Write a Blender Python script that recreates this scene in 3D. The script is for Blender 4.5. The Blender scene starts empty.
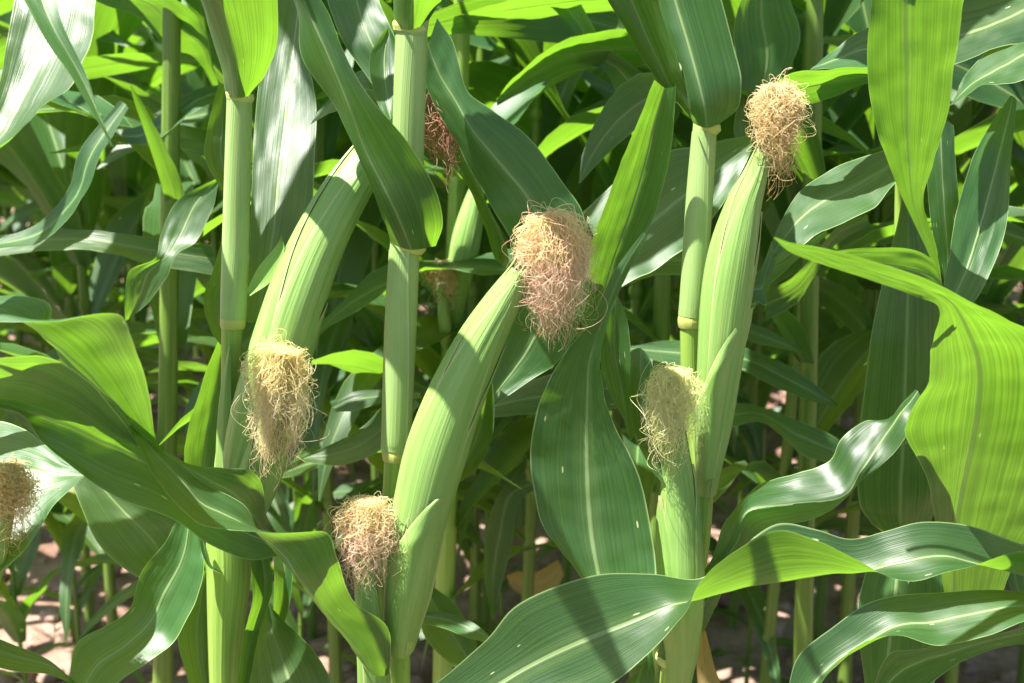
import bpy, bmesh, math, random
import numpy as np
from mathutils import Vector, noise

scene = bpy.context.scene
COL = scene.collection
R = math.radians

# ------------------------------------------------------------------ camera, sky, sun, exposure
CAM_H, PITCH, LENS = 1.25, R(12.0), 40.0
cam_data = bpy.data.cameras.new("camera")
cam_data.lens, cam_data.sensor_width = LENS, 36.0
cam_data.clip_start, cam_data.clip_end = 0.05, 500.0
cam_data.dof.use_dof = True
cam_data.dof.focus_distance = 1.06
cam_data.dof.aperture_fstop = 6.3
camera = bpy.data.objects.new("camera", cam_data)
COL.objects.link(camera)
camera.location = (0, 0, CAM_H)
camera.rotation_euler = (R(90) - PITCH, 0, 0)
scene.camera = camera

SUN_EL, SUN_AZ = R(66.0), R(247.0)          # azimuth clockwise from +Y: very high on the left, a little behind the camera
SUN_DIR = Vector((math.sin(SUN_AZ) * math.cos(SUN_EL), math.cos(SUN_AZ) * math.cos(SUN_EL), math.sin(SUN_EL)))
world = bpy.data.worlds.new("World")
scene.world = world
world.use_nodes = True
wn = world.node_tree
sky = wn.nodes.new("ShaderNodeTexSky")
sky.sky_type = 'NISHITA'
sky.sun_disc = False
sky.sun_elevation, sky.sun_rotation = SUN_EL, SUN_AZ
sky.air_density, sky.dust_density, sky.ozone_density = 1.0, 1.5, 1.0
bg = wn.nodes["Background"]
bg.inputs[1].default_value = 0.058
wn.links.new(sky.outputs[0], bg.inputs[0])
sun_data = bpy.data.lights.new("sun", 'SUN')
sun_data.energy, sun_data.angle, sun_data.color = 5.0, R(0.53), (1.0, 0.96, 0.89)
sun = bpy.data.objects.new("sun", sun_data)
COL.objects.link(sun)
sun.rotation_euler = SUN_DIR.to_track_quat('Z', 'Y').to_euler()
scene.view_settings.view_transform = 'Standard'
scene.view_settings.look = 'None'
scene.view_settings.exposure = 2.0
scene.view_settings.gamma = 1.0
scene.cycles.use_denoising = True
scene.cycles.max_bounces = 12
scene.cycles.diffuse_bounces = 7
scene.cycles.glossy_bounces = 3
scene.cycles.transmission_bounces = 6
scene.cycles.sample_clamp_indirect = 6.0

# ------------------------------------------------------------------ picture measurements -> places
FPX = LENS / 36.0 * 1024.0
CP, SP = math.cos(PITCH), math.sin(PITCH)


def place(px, py, Y):
    """point of the vertical plane y = Y that lies in the direction measured on the photograph"""
    a, b = (px - 512.0) / FPX, (341.5 - py) / FPX
    d = Vector((a, CP + b * SP, -SP + b * CP))
    k = Y / d.y
    return Vector((d.x * k, Y, CAM_H + d.z * k))


def px_size(px, p):
    return px * ((p.y) * CP + (CAM_H - p.z) * SP) / FPX


# ------------------------------------------------------------------ materials
class Mat:
    def __init__(self, name):
        self.m = bpy.data.materials.new(name)
        self.m.use_nodes = True
        self.t = self.m.node_tree
        self.t.nodes.clear()
        self.out = self.n("ShaderNodeOutputMaterial")

    def n(self, kind, **kw):
        nd = self.t.nodes.new(kind)
        for k, v in kw.items():
            setattr(nd, k, v)
        return nd

    def put(self, sock, v):
        if hasattr(v, "is_output") or isinstance(v, bpy.types.NodeSocket):
            self.t.links.new(v, sock)
        else:
            sock.default_value = v

    def math(self, op, a, b=0.0, c=None, clamp=False):
        nd = self.n("ShaderNodeMath", operation=op, use_clamp=clamp)
        self.put(nd.inputs[0], a)
        self.put(nd.inputs[1], b)
        if c is not None:
            self.put(nd.inputs[2], c)
        return nd.outputs[0]

    def mix(self, f, a, b, blend='MIX'):
        nd = self.n("ShaderNodeMix", data_type='RGBA', blend_type=blend)
        self.put(nd.inputs[0], f)
        self.put(nd.inputs[6], a if not isinstance(a, tuple) else (*a, 1.0))
        self.put(nd.inputs[7], b if not isinstance(b, tuple) else (*b, 1.0))
        return nd.outputs[2]

    def ramp(self, f, lo, hi):
        nd = self.n("ShaderNodeMapRange", interpolation_type='SMOOTHSTEP')
        self.put(nd.inputs[0], f)
        nd.inputs[1].default_value, nd.inputs[2].default_value = lo, hi
        return nd.outputs[0]

    def uv(self):
        c = self.n("ShaderNodeUVMap")
        s = self.n("ShaderNodeSeparateXYZ")
        self.t.links.new(c.outputs[0], s.inputs[0])
        return s.outputs[0], s.outputs[1]

    def vec(self, x, y, z=0.0):
        c = self.n("ShaderNodeCombineXYZ")
        for i, v in enumerate((x, y, z)):
            self.put(c.inputs[i], v)
        return c.outputs[0]

    def noise(self, vec, scale=1.0, detail=3.0, rough=0.55):
        nd = self.n("ShaderNodeTexNoise")
        self.put(nd.inputs["Vector"], vec)
        nd.inputs["Scale"].default_value = scale
        nd.inputs["Detail"].default_value = detail
        nd.inputs["Roughness"].default_value = rough
        return nd.outputs[0]

    def bump(self, h, strength, dist=0.001):
        nd = self.n("ShaderNodeBump")
        nd.inputs["Strength"].default_value = strength
        nd.inputs["Distance"].default_value = dist
        self.put(nd.inputs["Height"], h)
        return nd.outputs[0]


def leaf_material(name, top, under, trans, rib, trans_amt=0.38, rough=0.36, dry=0.0):
    m = Mat(name)
    u, v = m.uv()
    info = m.n("ShaderNodeObjectInfo")
    rnd = info.outputs["Random"]
    d = m.math('ABSOLUTE', m.math('SUBTRACT', u, 0.5))          # 0 at the midrib, 0.5 at the margin
    shift = m.math('MULTIPLY', rnd, 37.0)
    fine = m.noise(m.vec(m.math('MULTIPLY', u, 75.0), m.math('MULTIPLY', v, 3.0), shift), 1.0, 2.0)
    wide = m.noise(m.vec(m.math('MULTIPLY', u, 17.0), m.math('MULTIPLY', v, 1.3), shift), 1.0, 3.0)
    blot = m.noise(m.vec(m.math('MULTIPLY', u, 1.6), m.math('MULTIPLY', v, 9.0), shift), 1.0, 4.0)
    ribm = m.math('SUBTRACT', 1.0, m.ramp(d, 0.01, 0.03))
    ribw = m.math('SUBTRACT', 1.0, m.ramp(d, 0.03, 0.16))
    edge = m.ramp(d, 0.482, 0.497)
    veins = m.ramp(fine, 0.38, 0.66)
    geo = m.n("ShaderNodeNewGeometry")
    face = m.mix(geo.outputs["Backfacing"], top, under)
    c = m.mix(m.math('MULTIPLY', veins, 0.5), face, m.mix(0.15, face, trans))
    c = m.mix(m.math('MULTIPLY', m.ramp(wide, 0.4, 0.75), 0.2), c, tuple(min(1, x * 1.6) for x in top))
    c = m.mix(m.math('MULTIPLY', m.ramp(blot, 0.52, 0.75), 0.35), c, tuple(x * 0.62 for x in top))
    c = m.mix(m.math('MULTIPLY', ribw, 0.1), c, rib)
    c = m.mix(m.math('MULTIPLY', ribm, 0.7), c, rib)
    c = m.mix(m.math('MULTIPLY', edge, 0.7), c, rib)
    # feeding scars and specks
    vor = m.n("ShaderNodeTexVoronoi")
    m.put(vor.inputs["Vector"], m.vec(m.math('MULTIPLY', u, 11.0), m.math('MULTIPLY', v, 26.0), shift))
    vor.inputs["Scale"].default_value = 1.0
    sel = m.n("ShaderNodeSeparateColor")
    m.t.links.new(vor.outputs["Color"], sel.inputs[0])
    speck = m.math('MULTIPLY', m.math('LESS_THAN', vor.outputs["Distance"], 0.085), m.math('GREATER_THAN', sel.outputs[0], 0.85))
    c = m.mix(m.math('MULTIPLY', speck, 0.75), c, (0.62, 0.62, 0.4))
    hsv = m.n("ShaderNodeHueSaturation")
    m.put(hsv.inputs["Color"], c)
    m.put(hsv.inputs["Value"], m.math('ADD', 0.82, m.math('MULTIPLY', rnd, 0.36)))
    m.put(hsv.inputs["Hue"], m.math('ADD', 0.487, m.math('MULTIPLY', rnd, 0.022)))
    col = hsv.outputs[0]
    if dry:
        col = m.mix(m.math('MULTIPLY', m.ramp(blot, 0.35, 0.6), dry), col, (0.36, 0.25, 0.09))
    h = m.math('ADD', m.math('MULTIPLY', fine, 0.7), m.math('MULTIPLY', wide, 0.8))
    h = m.math('ADD', h, m.math('MULTIPLY', ribm, -1.2))
    nrm = m.bump(h, 0.38, 0.0009)
    p = m.n("ShaderNodeBsdfPrincipled")
    m.put(p.inputs["Base Color"], col)
    m.put(p.inputs["Roughness"], m.math('ADD', rough, m.math('MULTIPLY', wide, 0.16)))
    p.inputs["IOR"].default_value = 1.5
    p.inputs["Sheen Weight"].default_value = 0.04
    p.inputs["Sheen Roughness"].default_value = 0.4
    p.inputs["Specular IOR Level"].default_value = 0.65
    m.put(p.inputs["Normal"], nrm)
    tr = m.n("ShaderNodeBsdfTranslucent")
    tc = m.mix(m.math('MULTIPLY', veins, 0.7), trans, tuple(min(1.0, x * 1.5) for x in trans))
    tc = m.mix(m.math('MULTIPLY', m.ramp(blot, 0.45, 0.7), 0.4), tc, tuple(x * 0.62 for x in trans))
    tc = m.mix(m.math('MULTIPLY', ribm, 0.8), tc, tuple(x * 0.35 for x in trans))
    tc = m.mix(m.math('MULTIPLY', m.ramp(wide, 0.45, 0.8), 0.25), tc, tuple(x * 0.6 for x in trans))
    m.put(tr.inputs["Color"], tc)
    m.put(tr.inputs["Normal"], nrm)
    mx = m.n("ShaderNodeMixShader")
    mx.inputs[0].default_value = trans_amt
    m.t.links.new(p.outputs[0], mx.inputs[1])
    m.t.links.new(tr.outputs[0], mx.inputs[2])
    m.t.links.new(mx.outputs[0], m.out.inputs[0])
    return m.m


def stem_material(name, a, b, stripe, rough=0.42, around=60.0, streak=0.5, sss=0.0):
    m = Mat(name)
    u, v = m.uv()
    info = m.n("ShaderNodeObjectInfo")
    shift = m.math('MULTIPLY', info.outputs["Random"], 23.0)
    fine = m.noise(m.vec(m.math('MULTIPLY', u, around), m.math('MULTIPLY', v, 2.2), shift), 1.0, 2.0)
    wide = m.noise(m.vec(m.math('MULTIPLY', u, 9.0), m.math('MULTIPLY', v, 5.0), shift), 1.0, 4.0)
    c = m.mix(m.ramp(wide, 0.3, 0.72), a, b)
    c = m.mix(m.math('MULTIPLY', m.ramp(fine, 0.42, 0.68), streak), c, stripe)
    vor = m.n("ShaderNodeTexVoronoi")
    m.put(vor.inputs["Vector"], m.vec(m.math('MULTIPLY', u, 14.0), m.math('MULTIPLY', v, 60.0), shift))
    vor.inputs["Scale"].default_value = 1.0
    sel = m.n("ShaderNodeSeparateColor")
    m.t.links.new(vor.outputs["Color"], sel.inputs[0])
    speck = m.math('MULTIPLY', m.math('LESS_THAN', vor.outputs["Distance"], 0.11), m.math('GREATER_THAN', sel.outputs[0], 0.93))
    c = m.mix(m.math('MULTIPLY', speck, 0.7), c, (0.2, 0.15, 0.06))
    nrm = m.bump(m.math('ADD', fine, m.math('MULTIPLY', wide, 0.8)), 0.5, 0.0012)
    p = m.n("ShaderNodeBsdfPrincipled")
    m.put(p.inputs["Base Color"], c)
    p.inputs["Roughness"].default_value = rough
    p.inputs["Specular IOR Level"].default_value = 0.4
    m.put(p.inputs["Normal"], nrm)
    m.t.links.new(p.outputs[0], m.out.inputs[0])
    return m.m


def silk_material(name, root, mid, tip, blush=None, dark=(0.6, 0.4, 0.2)):
    """u = which strand, v = along the strand"""
    m = Mat(name)
    u, v = m.uv()
    n1 = m.noise(m.vec(m.math('MULTIPLY', u, 91.0), m.math('MULTIPLY', v, 1.5), 3.0), 1.0, 2.0)
    k = m.math('ADD', v, m.math('MULTIPLY', m.math('SUBTRACT', n1, 0.5), 0.9))
    c = m.mix(m.ramp(k, 0.08, 0.45), root, mid)
    c = m.mix(m.ramp(k, 0.45, 0.95), c, tip)
    wn_ = m.n("ShaderNodeTexWhiteNoise", noise_dimensions='1D')
    m.put(wn_.inputs["W"], m.math('MULTIPLY', u, 977.0))
    own = wn_.outputs["Value"]
    c = m.mix(m.math('MULTIPLY', m.ramp(own, 0.65, 1.0), 0.45), c, dark)
    if blush:
        c = m.mix(m.math('MULTIPLY', m.ramp(n1, 0.5, 0.62), 0.8), c, blush)
    p = m.n("ShaderNodeBsdfPrincipled")
    m.put(p.inputs["Base Color"], c)
    p.inputs["Roughness"].default_value = 0.4
    tr = m.n("ShaderNodeBsdfTranslucent")
    m.put(tr.inputs["Color"], c)
    mx = m.n("ShaderNodeMixShader")
    mx.inputs[0].default_value = 0.62
    m.t.links.new(p.outputs[0], mx.inputs[1])
    m.t.links.new(tr.outputs[0], mx.inputs[2])
    m.t.links.new(mx.outputs[0], m.out.inputs[0])
    return m.m


def soil_material(name, lo, hi):
    m = Mat(name)
    g = m.n("ShaderNodeTexCoord")
    a = m.noise(g.outputs["Object"], 5.0, 6.0, 0.65)
    b = m.noise(g.outputs["Object"], 42.0, 6.0, 0.7)
    c = m.mix(m.ramp(a, 0.3, 0.7), lo, hi)
    c = m.mix(m.math('MULTIPLY', m.ramp(b, 0.45, 0.75), 0.5), c, tuple(min(1, x * 1.35) for x in hi))
    p = m.n("ShaderNodeBsdfPrincipled")
    m.put(p.inputs["Base Color"], c)
    p.inputs["Roughness"].default_value = 0.95
    p.inputs["Specular IOR Level"].default_value = 0.15
    m.put(p.inputs["Normal"], m.bump(m.math('ADD', a, b), 0.9, 0.02))
    m.t.links.new(p.outputs[0], m.out.inputs[0])
    return m.m


M_LEAF = leaf_material("leaf_green", (0.0135, 0.05, 0.016), (0.021, 0.071, 0.02), (0.205, 0.43, 0.022), (0.3, 0.42, 0.17))
M_LEAF_FAR = leaf_material("leaf_green_field", (0.0135, 0.05, 0.016), (0.021, 0.071, 0.02), (0.2, 0.42, 0.02), (0.28, 0.4, 0.15))
M_LEAF_DRY = leaf_material("leaf_yellowing", (0.22, 0.19, 0.05), (0.26, 0.22, 0.06), (0.5, 0.36, 0.05), (0.5, 0.4, 0.16), 0.35, 0.5, 0.8)
M_STALK = stem_material("stalk_green", (0.22, 0.335, 0.1), (0.265, 0.385, 0.13), (0.3, 0.42, 0.165), 0.4, 46.0, 0.3)
M_STALK_LOW = stem_material("stalk_low_green", (0.17, 0.29, 0.04), (0.24, 0.37, 0.07), (0.32, 0.44, 0.12), 0.34, 40.0, 0.4)
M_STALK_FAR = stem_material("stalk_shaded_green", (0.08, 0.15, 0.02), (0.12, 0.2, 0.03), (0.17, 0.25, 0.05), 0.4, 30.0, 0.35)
M_NODE = stem_material("stalk_node", (0.32, 0.36, 0.09), (0.38, 0.4, 0.11), (0.42, 0.42, 0.14), 0.45, 30.0, 0.3)
M_COLLAR = stem_material("leaf_collar", (0.38, 0.44, 0.14), (0.45, 0.47, 0.16), (0.5, 0.52, 0.24), 0.5, 40.0, 0.4)
M_HUSK = stem_material("husk_green", (0.158, 0.285, 0.06), (0.205, 0.34, 0.09), (0.27, 0.41, 0.14), 0.42, 75.0, 0.22)
M_HUSK2 = stem_material("husk_outer_green", (0.16, 0.3, 0.055), (0.21, 0.36, 0.08), (0.28, 0.42, 0.13), 0.42, 85.0, 0.3)


def husk_material(name, a, b, stripe, rim):
    """one wrapped husk leaf: u across, v from its base to its tip"""
    m = Mat(name)
    u, v = m.uv()
    info = m.n("ShaderNodeObjectInfo")
    shift = m.math('MULTIPLY', info.outputs["Random"], 41.0)
    fine = m.noise(m.vec(m.math('MULTIPLY', u, 46.0), m.math('MULTIPLY', v, 1.2), shift), 1.0, 2.0)
    wide = m.noise(m.vec(m.math('MULTIPLY', u, 5.0), m.math('MULTIPLY', v, 2.5), shift), 1.0, 4.0)
    blot = m.noise(m.vec(m.math('MULTIPLY', u, 14.0), m.math('MULTIPLY', v, 9.0), shift), 1.0, 5.0)
    d = m.math('ABSOLUTE', m.math('SUBTRACT', u, 0.5))
    c = m.mix(m.ramp(wide, 0.3, 0.7), a, b)
    c = m.mix(m.math('MULTIPLY', m.ramp(fine, 0.42, 0.68), 0.22), c, stripe)
    c = m.mix(m.math('MULTIPLY', m.ramp(blot, 0.6, 0.75), 0.35), c, (0.36, 0.34, 0.12))
    edge = m.ramp(d, 0.45, 0.495)
    c = m.mix(m.math('MULTIPLY', edge, 0.65), c, rim)
    c = m.mix(m.math('MULTIPLY', m.ramp(m.math('ADD', v, m.math('MULTIPLY', blot, 0.1)), 0.97, 1.07), 0.8), c, (0.42, 0.33, 0.17))
    p = m.n("ShaderNodeBsdfPrincipled")
    m.put(p.inputs["Base Color"], c)
    p.inputs["Roughness"].default_value = 0.42
    p.inputs["Specular IOR Level"].default_value = 0.4
    m.put(p.inputs["Normal"], m.bump(m.math('ADD', fine, m.math('MULTIPLY', wide, 0.8)), 0.5, 0.0012))
    m.t.links.new(p.outputs[0], m.out.inputs[0])
    return m.m


M_WRAP = husk_material("husk_leaf", (0.158, 0.285, 0.06), (0.205, 0.34, 0.09), (0.27, 0.41, 0.14), (0.5, 0.43, 0.24))
M_SHEATH = husk_material("sheath_leaf", (0.215, 0.33, 0.1), (0.26, 0.38, 0.13), (0.3, 0.42, 0.17), (0.4, 0.46, 0.24))
M_SILK_CREAM = silk_material("silk_cream", (0.98, 0.89, 0.53), (0.98, 0.91, 0.68), (0.95, 0.8, 0.56))
M_SILK_PINK = silk_material("silk_pink", (0.98, 0.91, 0.58), (0.98, 0.88, 0.72), (0.95, 0.78, 0.6), (0.98, 0.58, 0.5))
M_SILK_TAN = silk_material("silk_tan", (0.95, 0.85, 0.58), (0.94, 0.81, 0.54), (0.85, 0.66, 0.38))
M_SILK_GREEN = silk_material("silk_green", (0.95, 0.95, 0.55), (0.97, 0.96, 0.66), (0.9, 0.86, 0.45))
M_SILK_BROWN = silk_material("silk_brown", (0.8, 0.55, 0.42), (0.77, 0.52, 0.4), (0.56, 0.33, 0.22))
M_SILK_GOLD = silk_material("silk_gold", (0.97, 0.86, 0.48), (0.96, 0.83, 0.5), (0.85, 0.66, 0.34))
M_SOIL = soil_material("soil", (0.15, 0.083, 0.056), (0.44, 0.29, 0.225))
M_CLOD = soil_material("soil_clod", (0.19, 0.108, 0.075), (0.5, 0.345, 0.28))


# ------------------------------------------------------------------ scene building helpers
def mesh_object(name, verts, faces, uvs, mat, parent=None, origin=None):
    """one mesh object; verts are world points, moved so that the object sits at its parent's base"""
    me = bpy.data.meshes.new(name)
    o3 = origin if origin is not None else Vector((0, 0, 0))
    V = np.asarray(verts, dtype=np.float64) - np.array(o3)
    me.from_pydata(V.tolist(), [], faces)
    uvl = me.uv_layers.new(name="UVMap")
    idx = np.empty(len(me.loops), dtype=np.int32)
    me.loops.foreach_get("vertex_index", idx)
    UV = np.asarray(uvs, dtype=np.float32)[idx]
    uvl.data.foreach_set("uv", UV.ravel())
    me.polygons.foreach_set("use_smooth", np.ones(len(me.polygons), dtype=bool))
    me.materials.append(mat)
    me.update()
    ob = bpy.data.objects.new(name, me)
    COL.objects.link(ob)
    if parent is not None:
        ob.parent = parent
    return ob


def plant_root(base, label, group, name="corn_plant"):
    e = bpy.data.objects.new(name, None)
    e.empty_display_size = 0.05
    COL.objects.link(e)
    e.location = base
    e["label"], e["category"], e["group"] = label, "corn plant", group
    return e


def catmull(P, t):
    """P (n,k,3) control rows, t in [0, n-1] -> interpolated rows"""
    n = len(P)
    out = []
    for x in t:
        i = min(int(x), n - 2)
        f = x - i
        p1, p2 = P[i], P[i + 1]
        p0 = P[i - 1] if i > 0 else 2 * p1 - p2
        p3 = P[i + 2] if i + 2 < n else 2 * p2 - p1
        out.append(0.5 * ((2 * p1) + (-p0 + p2) * f + (2 * p0 - 5 * p1 + 4 * p2 - p3) * f * f + (-p0 + 3 * p1 - 3 * p2 + p3) * f ** 3))
    return np.array(out)


def grid_faces(nr, nc, close=False):
    f = []
    for i in range(nr - 1):
        for j in range(nc - (0 if close else 1)):
            a, b = i * nc + j, i * nc + (j + 1) % nc
            f.append((a, b, b + nc, a + nc))
    return f


LEAF_COUNT = [0]


def leaf(root, Y, stations, mat=None, keel=0.5, ripple=0.0022, name="leaf", label=None, crease=0.45, nu=17, lean=0.0, whole=False, parent=None):
    """a leaf blade: stations along it, each 2 or 3 measured points (x, y, cm nearer(-)/farther(+) than Y) from margin over midrib to margin"""
    LEAF_COUNT[0] += 1
    sd = LEAF_COUNT[0]
    G = []
    if lean:                                                # cm the blade tips back (+) or over towards us (-) per 100 px of height
        y0 = stations[0][0][1]
        stations = [[(q[0], q[1], (q[2] if len(q) > 2 else 0) + lean * (y0 - q[1]) / 100) for q in st] for st in stations]
    for st in stations:
        pts = [np.array(place(p[0], p[1], Y + (p[2] if len(p) > 2 else 0) * 0.01)) for p in st]
        if len(pts) == 2:
            m = (pts[0] + pts[1]) / 2
            m[1] += keel * 0.01
            pts = [pts[0], m, pts[1]]
        G.append(pts)
    G = np.array(G)
    n = len(G)
    t = np.linspace(0, n - 1, (n - 1) * 7 + 1)
    C = catmull(G, t)                                       # (rows, 3, 3)
    u = np.linspace(0, 1, nu)
    lin = np.where(u[:, None] < 0.5, 1 - 2 * u[:, None], 0) * 0 
    rows = []
    for A, M, B in C:
        q = (2 * (u - 0.5) * (u - 1))[:, None] * A + (4 * u * (1 - u))[:, None] * M + (2 * u * (u - 0.5))[:, None] * B
        l = np.where((u < 0.5)[:, None], (1 - 2 * u)[:, None] * A + (2 * u)[:, None] * M, (2 - 2 * u)[:, None] * M + (2 * u - 1)[:, None] * B)
        rows.append(q * (1 - crease) + l * crease)
    S = np.array(rows)                                      # (rows, nu, 3)
    du = np.gradient(S, axis=1)
    dv = np.gradient(S, axis=0)
    N = np.cross(du, dv)
    N /= np.maximum(np.linalg.norm(N, axis=2, keepdims=True), 1e-9)
    mid = S[:, nu // 2]
    v = np.concatenate([[0], np.cumsum(np.linalg.norm(np.diff(mid, axis=0), axis=1))])
    width = np.linalg.norm(S[:, 0] - mid, axis=1) + np.linalg.norm(S[:, -1] - mid, axis=1)
    for i in range(len(S)):
        for j in range(nu):
            e = abs(2 * u[j] - 1)
            side = 0.0 if u[j] < 0.5 else 5.3
            w = noise.noise(Vector((v[i] * 26 + sd * 7.1, side, sd))) * e * e + 0.35 * noise.noise(Vector((v[i] * 60, u[j] * 7, sd + 50.0)))
            S[i, j] += N[i, j] * w * ripple * 2 * min(1.0, width[i] / 0.05)
    nr = len(S)
    uv = np.array([(uu, (vv / v[-1]) if whole else vv + sd * 0.37) for vv in v for uu in u])
    o = mesh_object(name, S.reshape(-1, 3), grid_faces(nr, nu), uv, mat or M_LEAF, parent or root, root.location)
    if label:
        o["label"] = label
    return o


def sweep(path, radii, ns=20, squash=1.0, bumpy=0.0, sd=0):
    """round tube along world points, its own frame facing the viewer's side; returns verts, faces, uvs"""
    P = np.array([np.array(p) for p in path])
    n = len(P)
    T = np.gradient(P, axis=0)
    T /= np.linalg.norm(T, axis=1, keepdims=True)
    L = np.concatenate([[0], np.cumsum(np.linalg.norm(np.diff(P, axis=0), axis=1))])
    V, UV = [], []
    for i in range(n):
        side = np.cross(T[i], np.array((0.0, 1.0, 0.0)))
        if np.linalg.norm(side) < 1e-4:
            side = np.array((1.0, 0, 0))
        side /= np.linalg.norm(side)
        front = np.cross(side, T[i])
        for j in range(ns + 1):
            a = 2 * math.pi * j / ns
            r = radii[i]
            if bumpy:
                r *= 1 + bumpy * noise.noise(Vector((math.cos(a) * 1.3, math.sin(a) * 1.3, L[i] * 9 + sd)))
            V.append(P[i] + side * math.sin(a) * r + front * -math.cos(a) * r * squash)
            UV.append((j / ns, L[i]))
    return V, grid_faces(n, ns + 1), UV


def smooth_path(ctrl, per=6):
    C = np.array([[np.array(c, dtype=float)] for c in ctrl])
    n = len(C)
    return catmull(C, np.linspace(0, n - 1, (n - 1) * per + 1))[:, 0]


def stalk(root, ctrl, mat=M_STALK, name="stalk", per=6, ns=20, parent=None):
    """ctrl: (px, py, Y, radius in px)"""
    pts = [place(c[0], c[1], c[2]) for c in ctrl]
    rad = [px_size(c[3], p) for c, p in zip(ctrl, pts)]
    path = smooth_path([(*p, r) for p, r in zip(pts, rad)], per)
    V, F, UV = sweep(path[:, :3], path[:, 3], ns, 0.92)
    return mesh_object(name, V, F, UV, mat, parent or root, root.location)


def sheath(root, parent, ctrl, wrap, mat=None):
    """the leaf base clasping the stalk: a thin wrap with a free edge; ctrl as for stalk, wrap = (angle0, angle1) at its foot and at its top"""
    pts = [place(c[0], c[1], c[2]) for c in ctrl]
    rad = [px_size(c[3], p) for c, p in zip(ctrl, pts)]
    path = smooth_path([(*p, r) for p, r in zip(pts, rad)], 8)
    n = len(path)
    T = np.gradient(path[:, :3], axis=0)
    T /= np.linalg.norm(T, axis=1, keepdims=True)
    V, UV, nc = [], [], 21
    for i in range(n):
        f = i / (n - 1)
        side = np.cross(T[i], np.array((0.0, 1.0, 0.0)))
        side /= np.linalg.norm(side)
        front = np.cross(side, T[i])
        a0, a1 = wrap[0][0] * (1 - f) + wrap[1][0] * f, wrap[0][1] * (1 - f) + wrap[1][1] * f
        for j in range(nc):
            w = j / (nc - 1)
            a = R(a0 + (a1 - a0) * w + 2.5 * math.sin(f * 9 + w))
            r = path[i, 3] * 1.012 + 0.0009
            V.append(path[i, :3] + side * math.sin(a) * r - front * math.cos(a) * r * 0.92)
            UV.append((w, f * 0.9))
    return mesh_object("sheath", V, grid_faces(n, nc), UV, mat or M_SHEATH, parent, root.location)


def ring(root, parent, px, py, Y, r, h, mat, name, flare=1.05, tilt=(0, 0)):
    """a swollen band round the stalk: a node or a leaf's collar; sizes in px"""
    pts, rad = [], []
    for k, f in ((-1, 0.97), (-0.6, 1.02), (-0.15, flare), (0.25, flare), (0.65, 1.02), (1, 0.97)):
        p = place(px + tilt[0] * k, py - h * k, Y)
        pts.append(p)
        rad.append(px_size(r * f, p))
    path = smooth_path([(*p, q) for p, q in zip(pts, rad)], 2)
    V, F, UV = sweep(path[:, :3], path[:, 3], 20, 0.95)
    return mesh_object(name, V, F, UV, mat, parent, root.location)


def ear(root, ctrl, husks, mat=M_HUSK, label=None):
    """ctrl: (px, py, Y, radius px) from shank to tip; husks: (angle0, angle1, t0, t1, lift mm) wraps, 0 = facing us, + = right"""
    pts = [place(c[0], c[1], c[2]) for c in ctrl]
    rad = [px_size(c[3] * 0.94, p) for c, p in zip(ctrl, pts)]
    path = smooth_path([(*p, r) for p, r in zip(pts, rad)], 8)
    V, F, UV = sweep(path[:, :3], path[:, 3], 28, 0.95, 0.015, len(ctrl) + ctrl[0][0])
    body = mesh_object("corn_ear", V, F, UV, mat, root, root.location)
    if label:
        body["label"] = label
    n = len(path)
    P = path[:, :3]
    T = np.gradient(P, axis=0)
    T /= np.linalg.norm(T, axis=1, keepdims=True)
    for k, (a0, a1, t0, t1, lift) in enumerate(husks):
        V, UV = [], []
        nr, nc = 30, 33
        sd = ctrl[0][0] + 31.7 * k
        for i in range(nr):
            f = i / (nr - 1)
            x = (t0 + (t1 - t0) * f) * (n - 1)
            q = max(0, min(int(x), n - 2))
            g = min(1.0, x - q)
            p, tt, r = P[q] * (1 - g) + P[q + 1] * g, T[q] * (1 - g) + T[q + 1] * g, path[q, 3] * (1 - g) + path[q + 1, 3] * g
            if x > n - 1:                                   # a tip that outgrows the cob
                p = p + T[-1] * (x - n + 1) * np.linalg.norm(P[-1] - P[-2])
            side = np.cross(tt, np.array((0.0, 1.0, 0.0)))
            side /= np.linalg.norm(side)
            front = np.cross(side, tt)
            c, hw = R((a0 + a1) / 2), R((a1 - a0) / 2) * (1 - 0.95 * max(0, (f - 0.3) / 0.7) ** 1.8)
            for j in range(nc):
                w = j / (nc - 1) * 2 - 1
                a = c + hw * w + 0.05 * noise.noise(Vector((f * 5, sd, 0)))
                off = lift * 0.001 * (1.0 - 0.85 * abs(w) ** 4 + 0.8 * max(0, f - 0.8) + 0.5 * noise.noise(Vector((a * 2, f * 4, sd))))
                off += 0.00012 * math.sin(a * 46 + sd) + 0.0007 * noise.noise(Vector((a * 6, f * 2.2, sd + 9)))
                V.append(p + (side * math.sin(a) - front * math.cos(a) * 0.95) * (r * 1.03 + off))
                UV.append(((w + 1) / 2, f))
        h = mesh_object("husk", V, grid_faces(nr, nc), UV, M_WRAP, body, None)
        h.data.transform(__import__("mathutils").Matrix.Translation(-root.location))
    return body


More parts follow.
